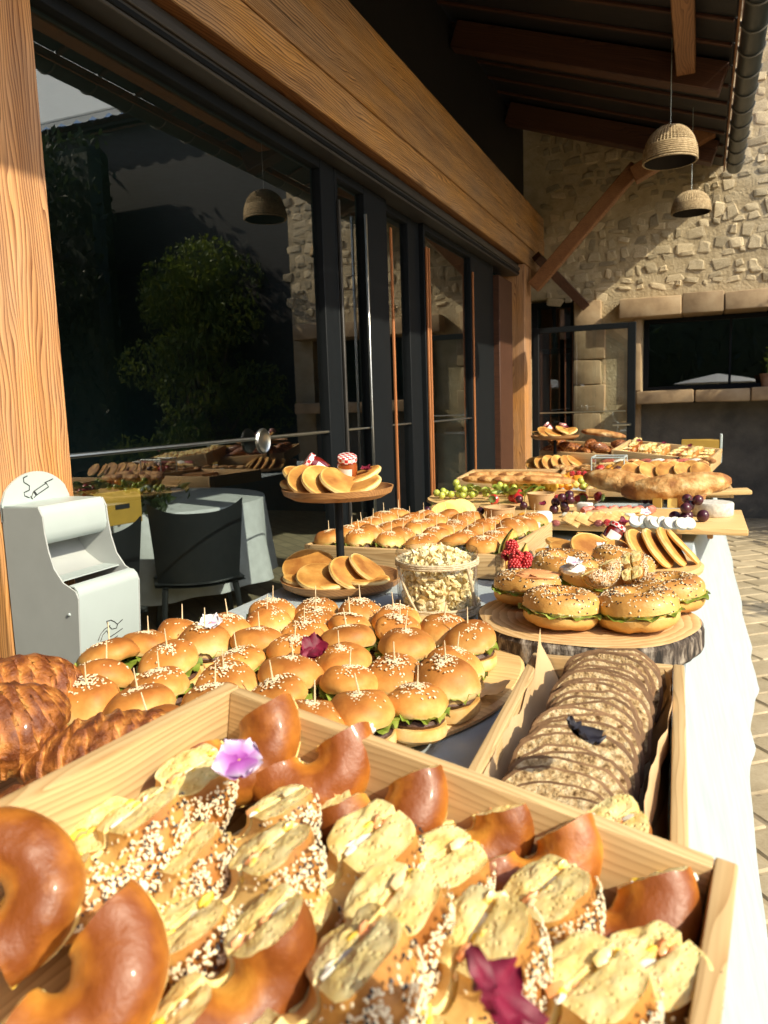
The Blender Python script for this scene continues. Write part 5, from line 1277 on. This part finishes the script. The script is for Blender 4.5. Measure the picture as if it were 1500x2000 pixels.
grapes('dark_grapes', b0(1338, 1018), 8, .0155, M_BGR, 5, 'large bunch of dark grapes beside the white cheese wheel', .022)
grapes('dark_grapes', b0(1268, 983), 4, .0135, M_BGR, 6, 'row of dark grapes left of the cheese triangles', .018)
for k, (px, py, rz_) in enumerate([(868, 1005, 20), (885, 1000, 34), (905, 997, 50)]):
    v, f = lathe([(0, 0), (.038, 0), (.040, .004), (.038, .008), (0, .008)], 28)
    solo(MB().add(v, f, 0, .5), 'cheese_slice', M_CHY, None, 'yellow cheese slice, %s of three leaning at the left of the board' % ('first', 'second', 'third')[k], 'cheese', 'yellow cheese slices', TRS(b0(px, py, .026), 40, 26, rz_ - 30))
lump('white_cheese', M_CHW, b0(890, 1022, .012), (.045, .024, .014), 22, 'soft white cheese in front of the yellow slices', 'cheese', .12)
for k in range(3): solo(MB().add(warp(box(.042, .036, .030, .006, 2)[0], .002, 60, k), box(.042, .036, .030, .006, 2)[1]), 'cheese_block', M_CHW if k else M_CHB, None, ('blue veined cheese block at the centre of the cheese board', 'white cheese block right of the orange physalis', 'white cheese wedge behind the dark grapes')[k], 'cheese', None, TRS(b0((1040, 1062, 1142)[k], (1026, 1012, 990)[k], .016), 0, 0, (10, 25, -12)[k], (1, .9, (.6, 1.3, .9)[k])))
for k, (px, py) in enumerate([(1010, 1024), (1020, 1010), (1030, 1020)]):
    lump('physalis', M_ORA, b0(px, py, .013), (.013, .013, .013), 30 + k, 'orange physalis %s beside the front kraft cup' % ('at the front', 'at the back', 'at the right')[k], 'physalis', .18, 'orange physalis on the cheese board')
for k in range(9):
    p = b0(1240 + 13 * k - (k > 5) * 0, 1020 + .6 * k, .012); v, f = lathe([(0, 0), (.016, 0), (.017, .002), (.017, .008), (.016, .010), (0, .010)], 22)
    solo(MB().add(v, f), 'cheese_slice', M_CHG, None, 'round of white goat cheese log, %s from the left' % ORD[k] if k else 'round of white goat cheese log, leftmost by the jam jar', 'cheese', 'sliced white goat cheese log', TRS(p + Vector((0, rn.uniform(-.012, .012), 0)), 46 + rn.uniform(-14, 14), 40 + rn.uniform(-22, 22), rn.uniform(-30, 30)))
v, f = lathe([(0, 0), (.052, 0), (.055, .004), (.055, .034), (.052, .038), (0, .038)], 36)
solo(MB().add(v, f), 'round_cheese', M_RINDC, b0(1392, 1006), 'pale mould-ripened cheese wheel at the right end of the board', 'cheese')
for k in range(3):
    v, f = prism([(0, 0), (.05, .014), (.05, -.014)], 0, .03); solo(MB().add(v, f), 'cheese_wedge', M_CHY, None, 'yellow cheese triangle, %s beside the wooden bowl' % ('left one', 'middle one', 'right one')[k], 'cheese', 'yellow cheese triangles', TRS(b0(1296 + 17 * k, 988, .001), 0, 0, 250 + 22 * k), smooth=False)
for k in range(7):
    px = 1170 + 22 * (k % 4) + 8 * (k // 4); solo(MB().add(*box(.085, .045, .006, .002, 2)), 'cracker', M_CRK, None, 'tan cracker, %s in the %s of the pile behind the jam jar' % (ORD[k % 4], ('lower layer', 'upper layer')[k // 4]), 'cracker', 'crackers on the cheese board', TRS(b0(px, 1003 - 4 * (k // 4), .005 + .008 * (k // 4)), 6, -8, 4 + 3 * k))
for k, (px, py) in enumerate([(1185, 1022), (1202, 1026), (1216, 1020)]): raspberry(b0(px, py, .010), .010, 40 + k, 'red berry %s on the cheese board' % ('left of the white flower', 'in front of the white flower', 'beside the goat cheese rounds')[k], 'red berries on the cheese board')
flower(b0(1262, 1002, .026), -30, 0, 0, .016, M_WPE, 'white and violet flower behind the goat cheese rounds', 5, 41, 1.1); flower(b0(1060, 985, .05), -30, 0, 0, .012, M_MAG, 'tiny burgundy flower beside the second kraft cup', 5, 42, 1.0)
flower(b0(1218, 1018, .024), -30, 0, 40, .014, M_MAG, 'burgundy petals on the goat cheese', 4, 43, .9)

# ------------------------------------------------------------------ fruit platter
FP = Vector((-.66, 2.88, TZ + .004)); FZ = FP.z + .022
v, f = lathe([(0, 0), (.31, 0), (.33, .010), (.325, .018), (.30, .016), (0, .016)], 56); solo(MB().add([(p[0], p[1] * .95, p[2]) for p in v], f), 'fruit_platter', W_BRD, FP, 'round wooden platter of cut fruit on the far table', 'platter')
f0_ = lambda px, py, dz=.0: onz(px, py, FZ + dz)
grapes('green_grapes', f0_(893, 972, 0), 20, .0135, M_GGR, 11, 'heap of green grapes at the left end of the fruit platter', .038)
grapes('green_grapes', f0_(990, 968, 0), 10, .012, M_GGR, 12, 'small green grapes behind the strawberries', .025); grapes('green_grapes', f0_(1140, 960, 0), 6, .012, M_GGR, 13, 'green grapes beside the ciabatta loaf', .016)
for k, (px, py, ry) in enumerate([(905, 975, 14), (925, 972, 8), (945, 975, -8)]): wedge(.10, .05, 1.3, .012, M_WML, M_RND, 'watermelon_slice', f0_(px, py, -.035), 62, ry, 250, 'watermelon slice, %s of three at the front of the fruit platter' % ('left one', 'middle one', 'right one')[k], 'watermelon', 'watermelon slices')
for k in range(3): wedge(.10, .06, 1.2, .014, M_WML, M_RND, 'watermelon_slice', f0_(1092 + 14 * k, 968, -.04), 70, 4, 262 + 5 * k, 'pink melon slice, %s right of the second kraft cup' % ('first', 'second', 'third')[k], 'watermelon', 'pink melon slices')
for k in range(4): wedge(.085, .05, 1.4, .014, M_GGR if k % 2 else M_YFR, M_RND, 'melon_wedge', f0_(938 + 22 * k, 962 - 2 * k, -.02), 60, -10 + 6 * k, 255, 'pale green melon wedge, %s from the grapes' % ORD[k], 'melon', 'green melon wedges on the platter')
for k in range(8):
    v, f = lathe([(0, 0), (.036, 0), (.040, .004), (.040, .012), (.036, .015), (0, .015)], 14); solo(MB().add(v, f), 'pineapple_slice', M_YFR, None, 'yellow pineapple slice, %s in the row on the platter' % (ORD[k] + ' from the left'), 'pineapple', 'pineapple slices in a row', TRS(f0_(980 + 13 * k, 945 + (k % 2), .026), 58, 20, 20 * k))
STB = MB().add(warp(lathe([(0, 0), (.008, .002), (.016, .012), (.0175, .020), (.012, .028), (0, .030)], 18)[0], .001, 90, 2), lathe([(0, 0), (.008, .002), (.016, .012), (.0175, .020), (.012, .028), (0, .030)], 18)[1]).mesh('berry', M_RED)
STC = MB().add(*grid(19, 3, lambda i, j: ((.002 + .007 * j * (1 - .4 * (i % 2))) * math.cos(2 * math.pi * i / 18), (.002 + .007 * j * (1 - .4 * (i % 2))) * math.sin(2 * math.pi * i / 18), .0305 + .002 * j))).mesh('leaf_cap', M_STM)
for k, (px, py, dz) in enumerate([(967, 976, 0), (993, 972, 0), (1003, 966, .012), (1010, 975, 0), (1020, 970, 0), (1112, 972, 0), (1138, 970, 0), (1160, 968, 0)]):
    inst([('berry', STB, None, None), ('leaf_cap', STC, None, None)], 'strawberry', TRS(f0_(px, py, dz + .012), 80, 20 * k, 60 * k, 1.05), 'red strawberry, %s' % ('leftmost and apart at the platter front', 'first of the cluster left of the kraft cup', 'on top of the cluster left of the kraft cup', 'in front in the cluster left of the kraft cup', 'nearest the kraft cup on its left', 'nearest the kraft cup on its right', 'in the middle right of the kraft cup', 'beside the ciabatta loaf')[k], 'strawberry', 'strawberries on the fruit platter')
for k in range(5): lump('orange_piece', M_ORA, f0_(1098 + 16 * k, 938 - 3 * (k % 2), .030), (.03, .028, .026), 50 + k, 'orange fruit half, %s from the pineapple row' % ORD[k], 'orange', .16, 'orange fruit halves on the platter')
for k in range(3): raspberry(f0_(1118 + 12 * k, 926, .055), .012, 60 + k, 'dark red berry on the orange halves, %s' % ('left one', 'middle one', 'right one')[k], 'berries on the orange halves')

# ------------------------------------------------------------------ loaves, far bread tray, odds and ends
def loaf_mesh(L, R, bend, seed, flat=.62):
    m, n = 44, 20; v = []; tn = []
    for i in range(m):
        s = i / (m - 1); a = (s - .5) * bend if abs(bend) > .01 else 0; rad = R * max(.02, math.sin(math.pi * s)) ** .38 * (1 + .08 * nz((s * 5, 0, seed), 1, seed)); x0 = L * (s - .5)
        for k in range(n):
            th = 2 * math.pi * k / n; q = rad * (1 + .10 * nz((math.cos(th) * 1.4, math.sin(th) * 1.4, s * 8 + seed), 1.3, seed) + .05 * nz((math.cos(th) * 4, math.sin(th) * 4, s * 26), 1.2, seed))
            v.append((x0, q * math.cos(th) + bend * L * .25 * (2 * s - 1) ** 2, max(-R * .35, q * math.sin(th) * flat))); tn.append(.48 + .12 * math.sin(th) + .45 * nz((x0, q * math.cos(th), q * math.sin(th)), 30, seed) + .35 * (s < .12 or s > .93))
    f = [(i * n + k, i * n + (k + 1) % n, (i + 1) * n + (k + 1) % n, (i + 1) * n + k) for i in range(m - 1) for k in range(n)]
    return MB().add(v, f + [tuple(range(n))[::-1], tuple(range((m - 1) * n, m * n))], 0, tn).mesh('loaf', M_LOAF)
BZ = .80
bcr = crate('bread_board', TRS(onz(1285, 962, .775), 0, 0, 2), .50, .30, .030, .012, 'shallow wooden tray under the large ciabatta loaves')
def loaf(me, loc, rx, ry, rz, label, s=1.0): o = link('loaf', me, M=TRS(loc, rx, ry, rz, s)); tag(o, label, 'bread', 'large loaves on the far table')
LA, LBm, LC = loaf_mesh(.33, .072, .6, 3), loaf_mesh(.27, .066, .1, 8), loaf_mesh(.20, .030, .05, 12)
loaf(LA, onz(1322, 953, .848), 0, -6, 8, 'longest curved ciabatta loaf lying at the right of the far table', 1.0); loaf(LBm, onz(1212, 943, .846), 0, 6, -24, 'shorter ciabatta loaf left of the longest one', 1.05)
solo(MB().add(*box(.30, .09, .014, .004, 2)), 'paddle_board', W_BRD, None, 'pale wooden paddle board jutting out past the table edge', 'board', None, TRS(onz(1372, 962, .800), 0, -2, 6))
FT = TRS(onz(1000, 938, TZ + .03), 0, 0, 8); crate('bread_tray', TRS(onz(1003, 950, TZ + .004), 0, 0, 6), .44, .42, .06, .012, 'wooden tray of small pale rolls behind the fruit platter')
for k in range(9): o = link('bread_roll', LC, M=TRS(onz(952 + 30 * (k % 5) + 12 * (k // 5), 938 - 8 * (k // 5), .826 + .012 * (k // 5)), 0, 4, 14 + 7 * (k % 3), 1.0)); tag(o, 'bread roll, %s in the %s row of the tray behind the fruit' % (ORD[k % 5] + ' from the left', ('front', 'back')[k // 5]), 'bread roll', 'bread rolls in the far tray')
# far stand with pancakes
S2 = onz(1084, 922, TZ); S2.z = TZ + .002; S2 = Vector((S2.x, S2.y, S2.z)); k2 = 0
for _z in np.linspace(.8, 1.1, 300):
    v_ = RW.T @ (np.array([S2.x, S2.y, _z]) - CAM)
    if CY + FPX * v_[1] / v_[2] < 858: k2 = _z - S2.z; break
stand(S2, .150, .128, k2, 'farther two-tier stand of pancakes beside the far post')
for k, (x, y, z, rx, ry, rz) in enumerate([(-.07, -.03, .012, 6, 12, 0), (-.04, -.055, .024, 22, 24, 0), (.0, -.05, .018, 14, 16, 0), (.05, -.03, .030, 20, 18, 30), (.075, -.02, .022, 20, -10, 0)]): pancake(k, TRS(on(S2, x, y, k2 + .012 + z), rx, ry, rz, 1.05), 'pancake on the upper tier of the farther stand, %s from the left' % ORD[k], 'pancakes on the upper tier of the farther stand')
for k, (x, y, z, rx, ry, rz) in enumerate([(-.10, -.04, .030, 40, 10, 0), (-.055, -.06, .034, 38, 34, 0), (-.015, -.07, .036, 36, 40, 0), (.03, -.07, .036, 36, 42, 10), (.075, -.06, .036, 34, 40, 20), (.10, -.02, .04, 24, 30, 30)]): pancake(k + 1, TRS(on(S2, x, y, .012 + z), rx, ry, rz, 1.1), 'pancake on the lower tier of the farther stand, %s from the left' % ORD[k], 'pancakes on the lower tier of the farther stand')
jam(on(S2, -.02, .0, k2 + .045), 0, -40, 10, M_JAM, 'tipped jam jar on the upper tier of the farther stand'); jam(on(S2, .03, .02, k2 + .035), 0, 10, 10, M_JAM, 'upright jam jar on the upper tier of the farther stand')
flower(on(S2, .065, -.02, k2 + .062), -30, 0, 0, .014, M_MAG, 'red flower on the top pancakes of the farther stand', 5, 51, 1)
# two crates of pastries on risers at the far end
def riser(loc, sx, sy, h, label): solo(MB().add(*box(sx, sy, h, .003)), 'riser_block', W_PLT, loc + Vector((0, 0, h / 2)), label, 'block', 'wooden riser blocks at the far table end')
P1 = onz(1150, 892, TZ + .07); P1.z = TZ + .003; riser(P1, .40, .26, .055, 'wooden riser under the far croissant crate'); M1 = TRS(P1 + Vector((0, 0, .060)), 8, 3, -8)
crate('croissant_crate', M1, .46, .30, .06, .012, 'far wooden crate heaped with croissants behind the stand'); rc_ = random.Random(12)
for k in range(11):
    p = M1 @ Vector((-.17 + .085 * (k % 5) + rc_.uniform(-.01, .01), -.08 + .08 * (k // 5), .050 + .028 * (k % 2))); o = link('croissant', CRO[k % 3], M=TRS(p, rc_.uniform(-20, 20), rc_.uniform(-20, 20), rc_.uniform(0, 180), .72)); tag(o, 'croissant in the far crate, %s in its %s row' % (ORD[k % 5] + ' from the left', ('front', 'middle', 'back')[k // 5]), 'croissant', 'croissants in the far crate')
o = link('baguette', LC, M=TRS(M1 @ Vector((.06, .06, .125)), 0, 8, -4, 1.2)); tag(o, 'thin baguette lying on top of the far croissants', 'bread')
P2 = onz(1300, 902, TZ + .06); P2.z = TZ + .003; riser(P2, .36, .24, .035, 'wooden riser under the far crate of filled bagels'); M2 = TRS(P2 + Vector((0, 0, .046)), 6, 6, -10)
crate('bagel_crate', M2, .46, .32, .075, .012, 'far light wooden crate with a handle slot, full of filled half bagels', None, .02)
for k in range(18):
    p = M2 @ Vector((-.18 + .072 * (k % 6) + rc_.uniform(-.008, .008), -.09 + .085 * (k // 6), .068)); R0 = Euler((R_(rc_.uniform(10, 40)), 0, R_(rc_.uniform(-40, -5)))).to_matrix().to_4x4()
    inst(HBS[k % 3][:3] if k % 3 else HBP[k % 3], 'half_bagel', Matrix.Translation(p) @ R0 @ BASE @ Matrix.Diagonal((1.05, 1.05, 1.05, 1)), 'filled half bagel in the far crate, %s in its %s row' % (ORD[k % 6] + ' from the left', ('front', 'middle', 'back')[k // 6]), 'bagel', 'half bagels in the far crate')
for k in range(3): flower(M2 @ Vector((-.12 + .12 * k, -.08, .118)), -30, 0, 0, .013, M_MAG, 'burgundy flower on the far bagel crate, %s one' % ('left', 'middle', 'right')[k], 5, 60 + k, 1)
# glass box of fruit, slate and sliced bread between the far crates and the loaves
gl = thing('glass_box', onz(1190, 925, TZ + .05), 'square glass box of berries standing behind the ciabatta loaves', 'glass box'); GB = MB()
for s in (-1, 1): GB.add(*box(.004, .13, .075, .001, c=(s * .068, 0, .0375))); GB.add(*box(.131, .004, .075, .001, c=(0, s * .067, .0375)))
GB.obj('glass', M_GLJ, gl); fr = MB()
for z in (.076,):
    for s in (-1, 1): fr.add(*tube([(-.068, s * .068, z), (.068, s * .068, z)], .004, 6)); fr.add(*tube([(s * .068, -.068, z), (s * .068, .068, z)], .004, 6))
for sx in (-1, 1):
    for sy in (-1, 1): fr.add(*tube([(sx * .069, sy * .069, 0), (sx * .069, sy * .069, .076)], .003, 6))
fr.obj('frame', M_SS, gl)
riser(Vector((gl.location.x, gl.location.y + .05, TZ + .003)), .70, .26, .045, 'long wooden riser behind the ciabatta loaves')
zr = TZ + .049
for k in range(6): lump('berry', (M_RED, M_ORA, M_BGR)[k % 3], gl.location + Vector((-.04 + .04 * (k % 3), -.025 + .05 * (k // 3), .020)), (.020, .02, .018), 70 + k, ('red', 'orange', 'dark')[k % 3] + ' fruit inside the glass box, %s row' % ('front', 'back')[k // 3], 'fruit', .12)
for k, (px, d) in enumerate(((1285, 'fig half beside the slate'), (1268, 'fig half left of the other one'))): lump('fig_half', M_FIG, onz(px, 908, zr + .022), (.026, .024, .022), 80 + k, 'dark red ' + d + ' behind the loaves', 'fig', .12, 'fig halves')
solo(MB().add(*box(.10, .055, .004, .001)), 'slate_sign', M_BLK, None, 'small blank black slate behind the longest ciabatta', 'slate', None, TRS(onz(1308, 903, zr + .03), 35, -8, 12))
for k in range(10):
    o = link('pancake', PNC[k % 5], M=TRS(onz(1215 + 17 * k, 917 + (k % 2) * 4, zr + .020), 44, 26, -20 + 10 * (k % 4), .95)); tag(o, 'pale round flatbread, %s in the row behind the ciabatta' % (ORD[k] + ' from the left'), 'flatbread', 'flatbreads behind the ciabatta')
for k in range(5): o = link('bread_roll', LBm, M=TRS(onz(1335 + 12 * k, 900 + 6 * (k % 2), zr + .03), 0, 0, 60 + 14 * k, .42)); tag(o, 'pale roll right of the slate, %s' % ('first', 'second', 'third', 'fourth', 'last before the table edge')[k], 'bread roll', 'pale rolls at the far right')
yb2 = thing('yellow_box', onz(1348, 900, TZ + .002) + Vector((0, .55, .0)), 'yellow card box with a pale round print standing behind the far bagel crate', 'box')
yb2.location.y = 4.75; yb2.location.x = .0; yb2.location.z = TZ + .003
MB().add(*box(.20, .10, .13, .002, c=(0, 0, .065))).obj('body', M_YEL, yb2); MB().add(*lathe([(0, 0), (.026, 0), (.026, .001), (0, .001)], 20), M=TRS((-.01, -.0502, .06), 90, 0, 0)).obj('round_print', M_LBL, yb2)
MB().add(*box(.012, .104, .16, .002, c=(.108, 0, .08))).obj('side_panel', M_SS, yb2)
# bread slices fanned at the left of the cheese board
for k, (px, py) in enumerate([(820, 1012), (846, 1006)]): lump('bread_chunk', M_CRB, b0(px, py, .016), (.022, .018, .016), 90 + k, 'torn white bread piece at the left end of the cheese board, %s one' % ('outer', 'inner')[k], 'bread', .25)
# ------------------------------------------------------------------ more of the spread on the cheese board and the far table
M_HAM = mat('cured ham', [(.3, (.36, .060, .045)), (.55, (.58, .17, .12)), (.75, (.78, .46, .36))], 40, 4, .4, .3, 90, coat=.2)
M_TST = mat('toast', [(.25, (.40, .19, .05)), (.5, (.68, .42, .15)), (.75, (.80, .60, .30))], 50, 6, .75, .7, 140, .002)
for k in range(8):
    p = b0(1118 + 13 * k, 1016 - (k % 2) * 3, .014); v, f = box(.050, .034, .007, .003, 2)
    solo(MB().add(warp(v, .002, 40, k), f), 'toast', M_TST, None, 'brown toast slice, %s in the fan behind the jam jar' % (ORD[k] + ' from the left'), 'toast', 'toasts fanned on the cheese board', TRS(p, 38, 24, -14 + 4 * (k % 3)))
for k in range(6):
    p = b0(1150 + 24 * k, 996, .012); v, f = tube([(-.03 + .012 * q, .003 * math.sin(q * 1.7), .002 * math.sin(q * 2.3)) for q in range(6)], [.009, .012, .013, .012, .012, .008], 10)
    solo(MB().add(warp(v, .002, 70, k), f), 'ham_roll', M_HAM, None, 'ham roll, %s in the row at the back of the cheese board' % (ORD[k] + ' from the left'), 'ham', 'ham rolls on the cheese board', TRS(p, 0, 0, 60 + 9 * (k % 3)))
for k in range(7):
    p = b0(1108 + 20 * k, 1006, .006); v, f = box(.030, .026, .012, .004, 1)
    solo(MB().add(warp(v, .003, 60, k), f), 'cheese_cube', M_CHY if k % 2 else M_CHB, None, '%s cheese cube, %s in the loose row before the crackers' % (('blue veined', 'yellow')[k % 2], ORD[k] + ' from the left'), 'cheese', 'loose cheese cubes', TRS(p, 0, 0, 25 * k))
for k in range(5):
    lump('dried_fruit', (M_FIG, M_ORA)[k % 2], b0(1085 + 42 * k, 1022 - 3 * (k % 2), .009), (.012, .010, .009), 120 + k, '%s dried fruit, %s along the front of the cheese board' % (('dark', 'orange')[k % 2], ORD[k] + ' from the left'), 'dried fruit', .2, 'dried fruit on the cheese board')
# open sandwiches in two rows on the long riser, and more rolls behind
OPB = MB().add(warp(box(.085, .050, .014, .005, 2)[0], .003, 40, 3), box(.085, .050, .014, .005, 2)[1]).mesh('bread', M_CRG)
OPT = [MB().add(warp(ico(1, 2)[0], .3, 1.7, 60 + q), ico(1, 2)[1]) for q in range(3)]
OPT = [(lambda mb, m: (mb.V.__setitem__(0, mb.V[0] * np.array([.034, .020, .008]) + np.array([0, 0, .012])), mb.mesh('topping', m))[1])(mb, m) for mb, m in zip(OPT, (M_SAL, M_CRM, M_HAM))]
for k in range(16):
    row = k // 8; px = 1178 + 24 * (k % 8) + 10 * row; p = onz(px, 921 - 9 * row, zr + .010); p.z = zr + .010 + .018 * row
    inst([('bread', OPB, None, None), ('topping', OPT[(k * 2 + row) % 3], None, None)], 'open_sandwich', TRS(p, 10, -6, -30 + 11 * (k % 5)), 'open sandwich with %s, %s in the %s row behind the loaves' % (('salmon', 'cream cheese', 'ham')[(k * 2 + row) % 3], ORD[k % 8], ('front', 'back')[row]), 'sandwich', 'open sandwiches behind the loaves')
for k in range(9):
    o = link('bread_roll', LBm, M=TRS(onz(1096 + 12 * k, 912 + 4 * (k % 2), TZ + .045 + .018 * (k % 2)), 0, 0, 20 + 33 * k, .30)); tag(o, 'small crusty roll, %s in the heap between far stand and glass box' % (ORD[k] + ' from the left'), 'bread roll', 'crusty rolls by the glass box')
v, f = lathe([(0, 0), (.10, 0), (.13, .02), (.135, .04), (.13, .04), (.12, .022), (0, .014)], 36)
bk_ = onz(1130, 918, TZ); solo(MB().add(v, f), 'wicker_basket', M_WIC, Vector((bk_.x, bk_.y, TZ + .003)), 'shallow wicker basket of crusty rolls between far stand and glass box', 'basket')
# slider-like rolls at the far left of the fruit, cups
cup(onz(1160, 938, TZ + .004), .036, .055, 'small kraft cup standing between the orange halves and the ciabatta', fill=M_CRM)
for k in range(7): lump('apricot', M_ORA if k % 3 else M_YFR, f0_(1080 + 15 * k, 950 - 4 * (k % 2), .016), (.018, .018, .016), 140 + k, 'apricot half, %s in the low row before the orange halves' % (ORD[k] + ' from the left'), 'apricot', .12, 'apricot halves on the platter')
for k in range(6): raspberry(f0_(1075 + 13 * k, 974 - 2 * (k % 2), .010), .011, 70 + k, 'small red berry, %s at the front right edge of the platter' % (ORD[k] + ' from the left'), 'raspberries along the platter edge')
LFM = MB().add(*grid(9, 5, lambda i, j: (-.045 + .09 * i / 8, (-1 + j / 2) * .014 * math.sin(math.pi * (i + .3) / 8.6), .006 * math.sin(i * 1.1) + .004 * (j - 2) ** 2 * .5))).mesh('green_leaf', M_LET)
for k in range(9):
    o = link('green_leaf', LFM, M=TRS(f0_(935 + 13 * k, 957 + 3 * (k % 3), .030 + .004 * (k % 2)), 20 * (k % 3) - 20, 15, 25 * k, 1.1)); tag(o, 'green salad leaf, %s between the grapes and the pineapple' % (ORD[k] + ' from the left'), 'leaf', 'salad leaves on the fruit platter')
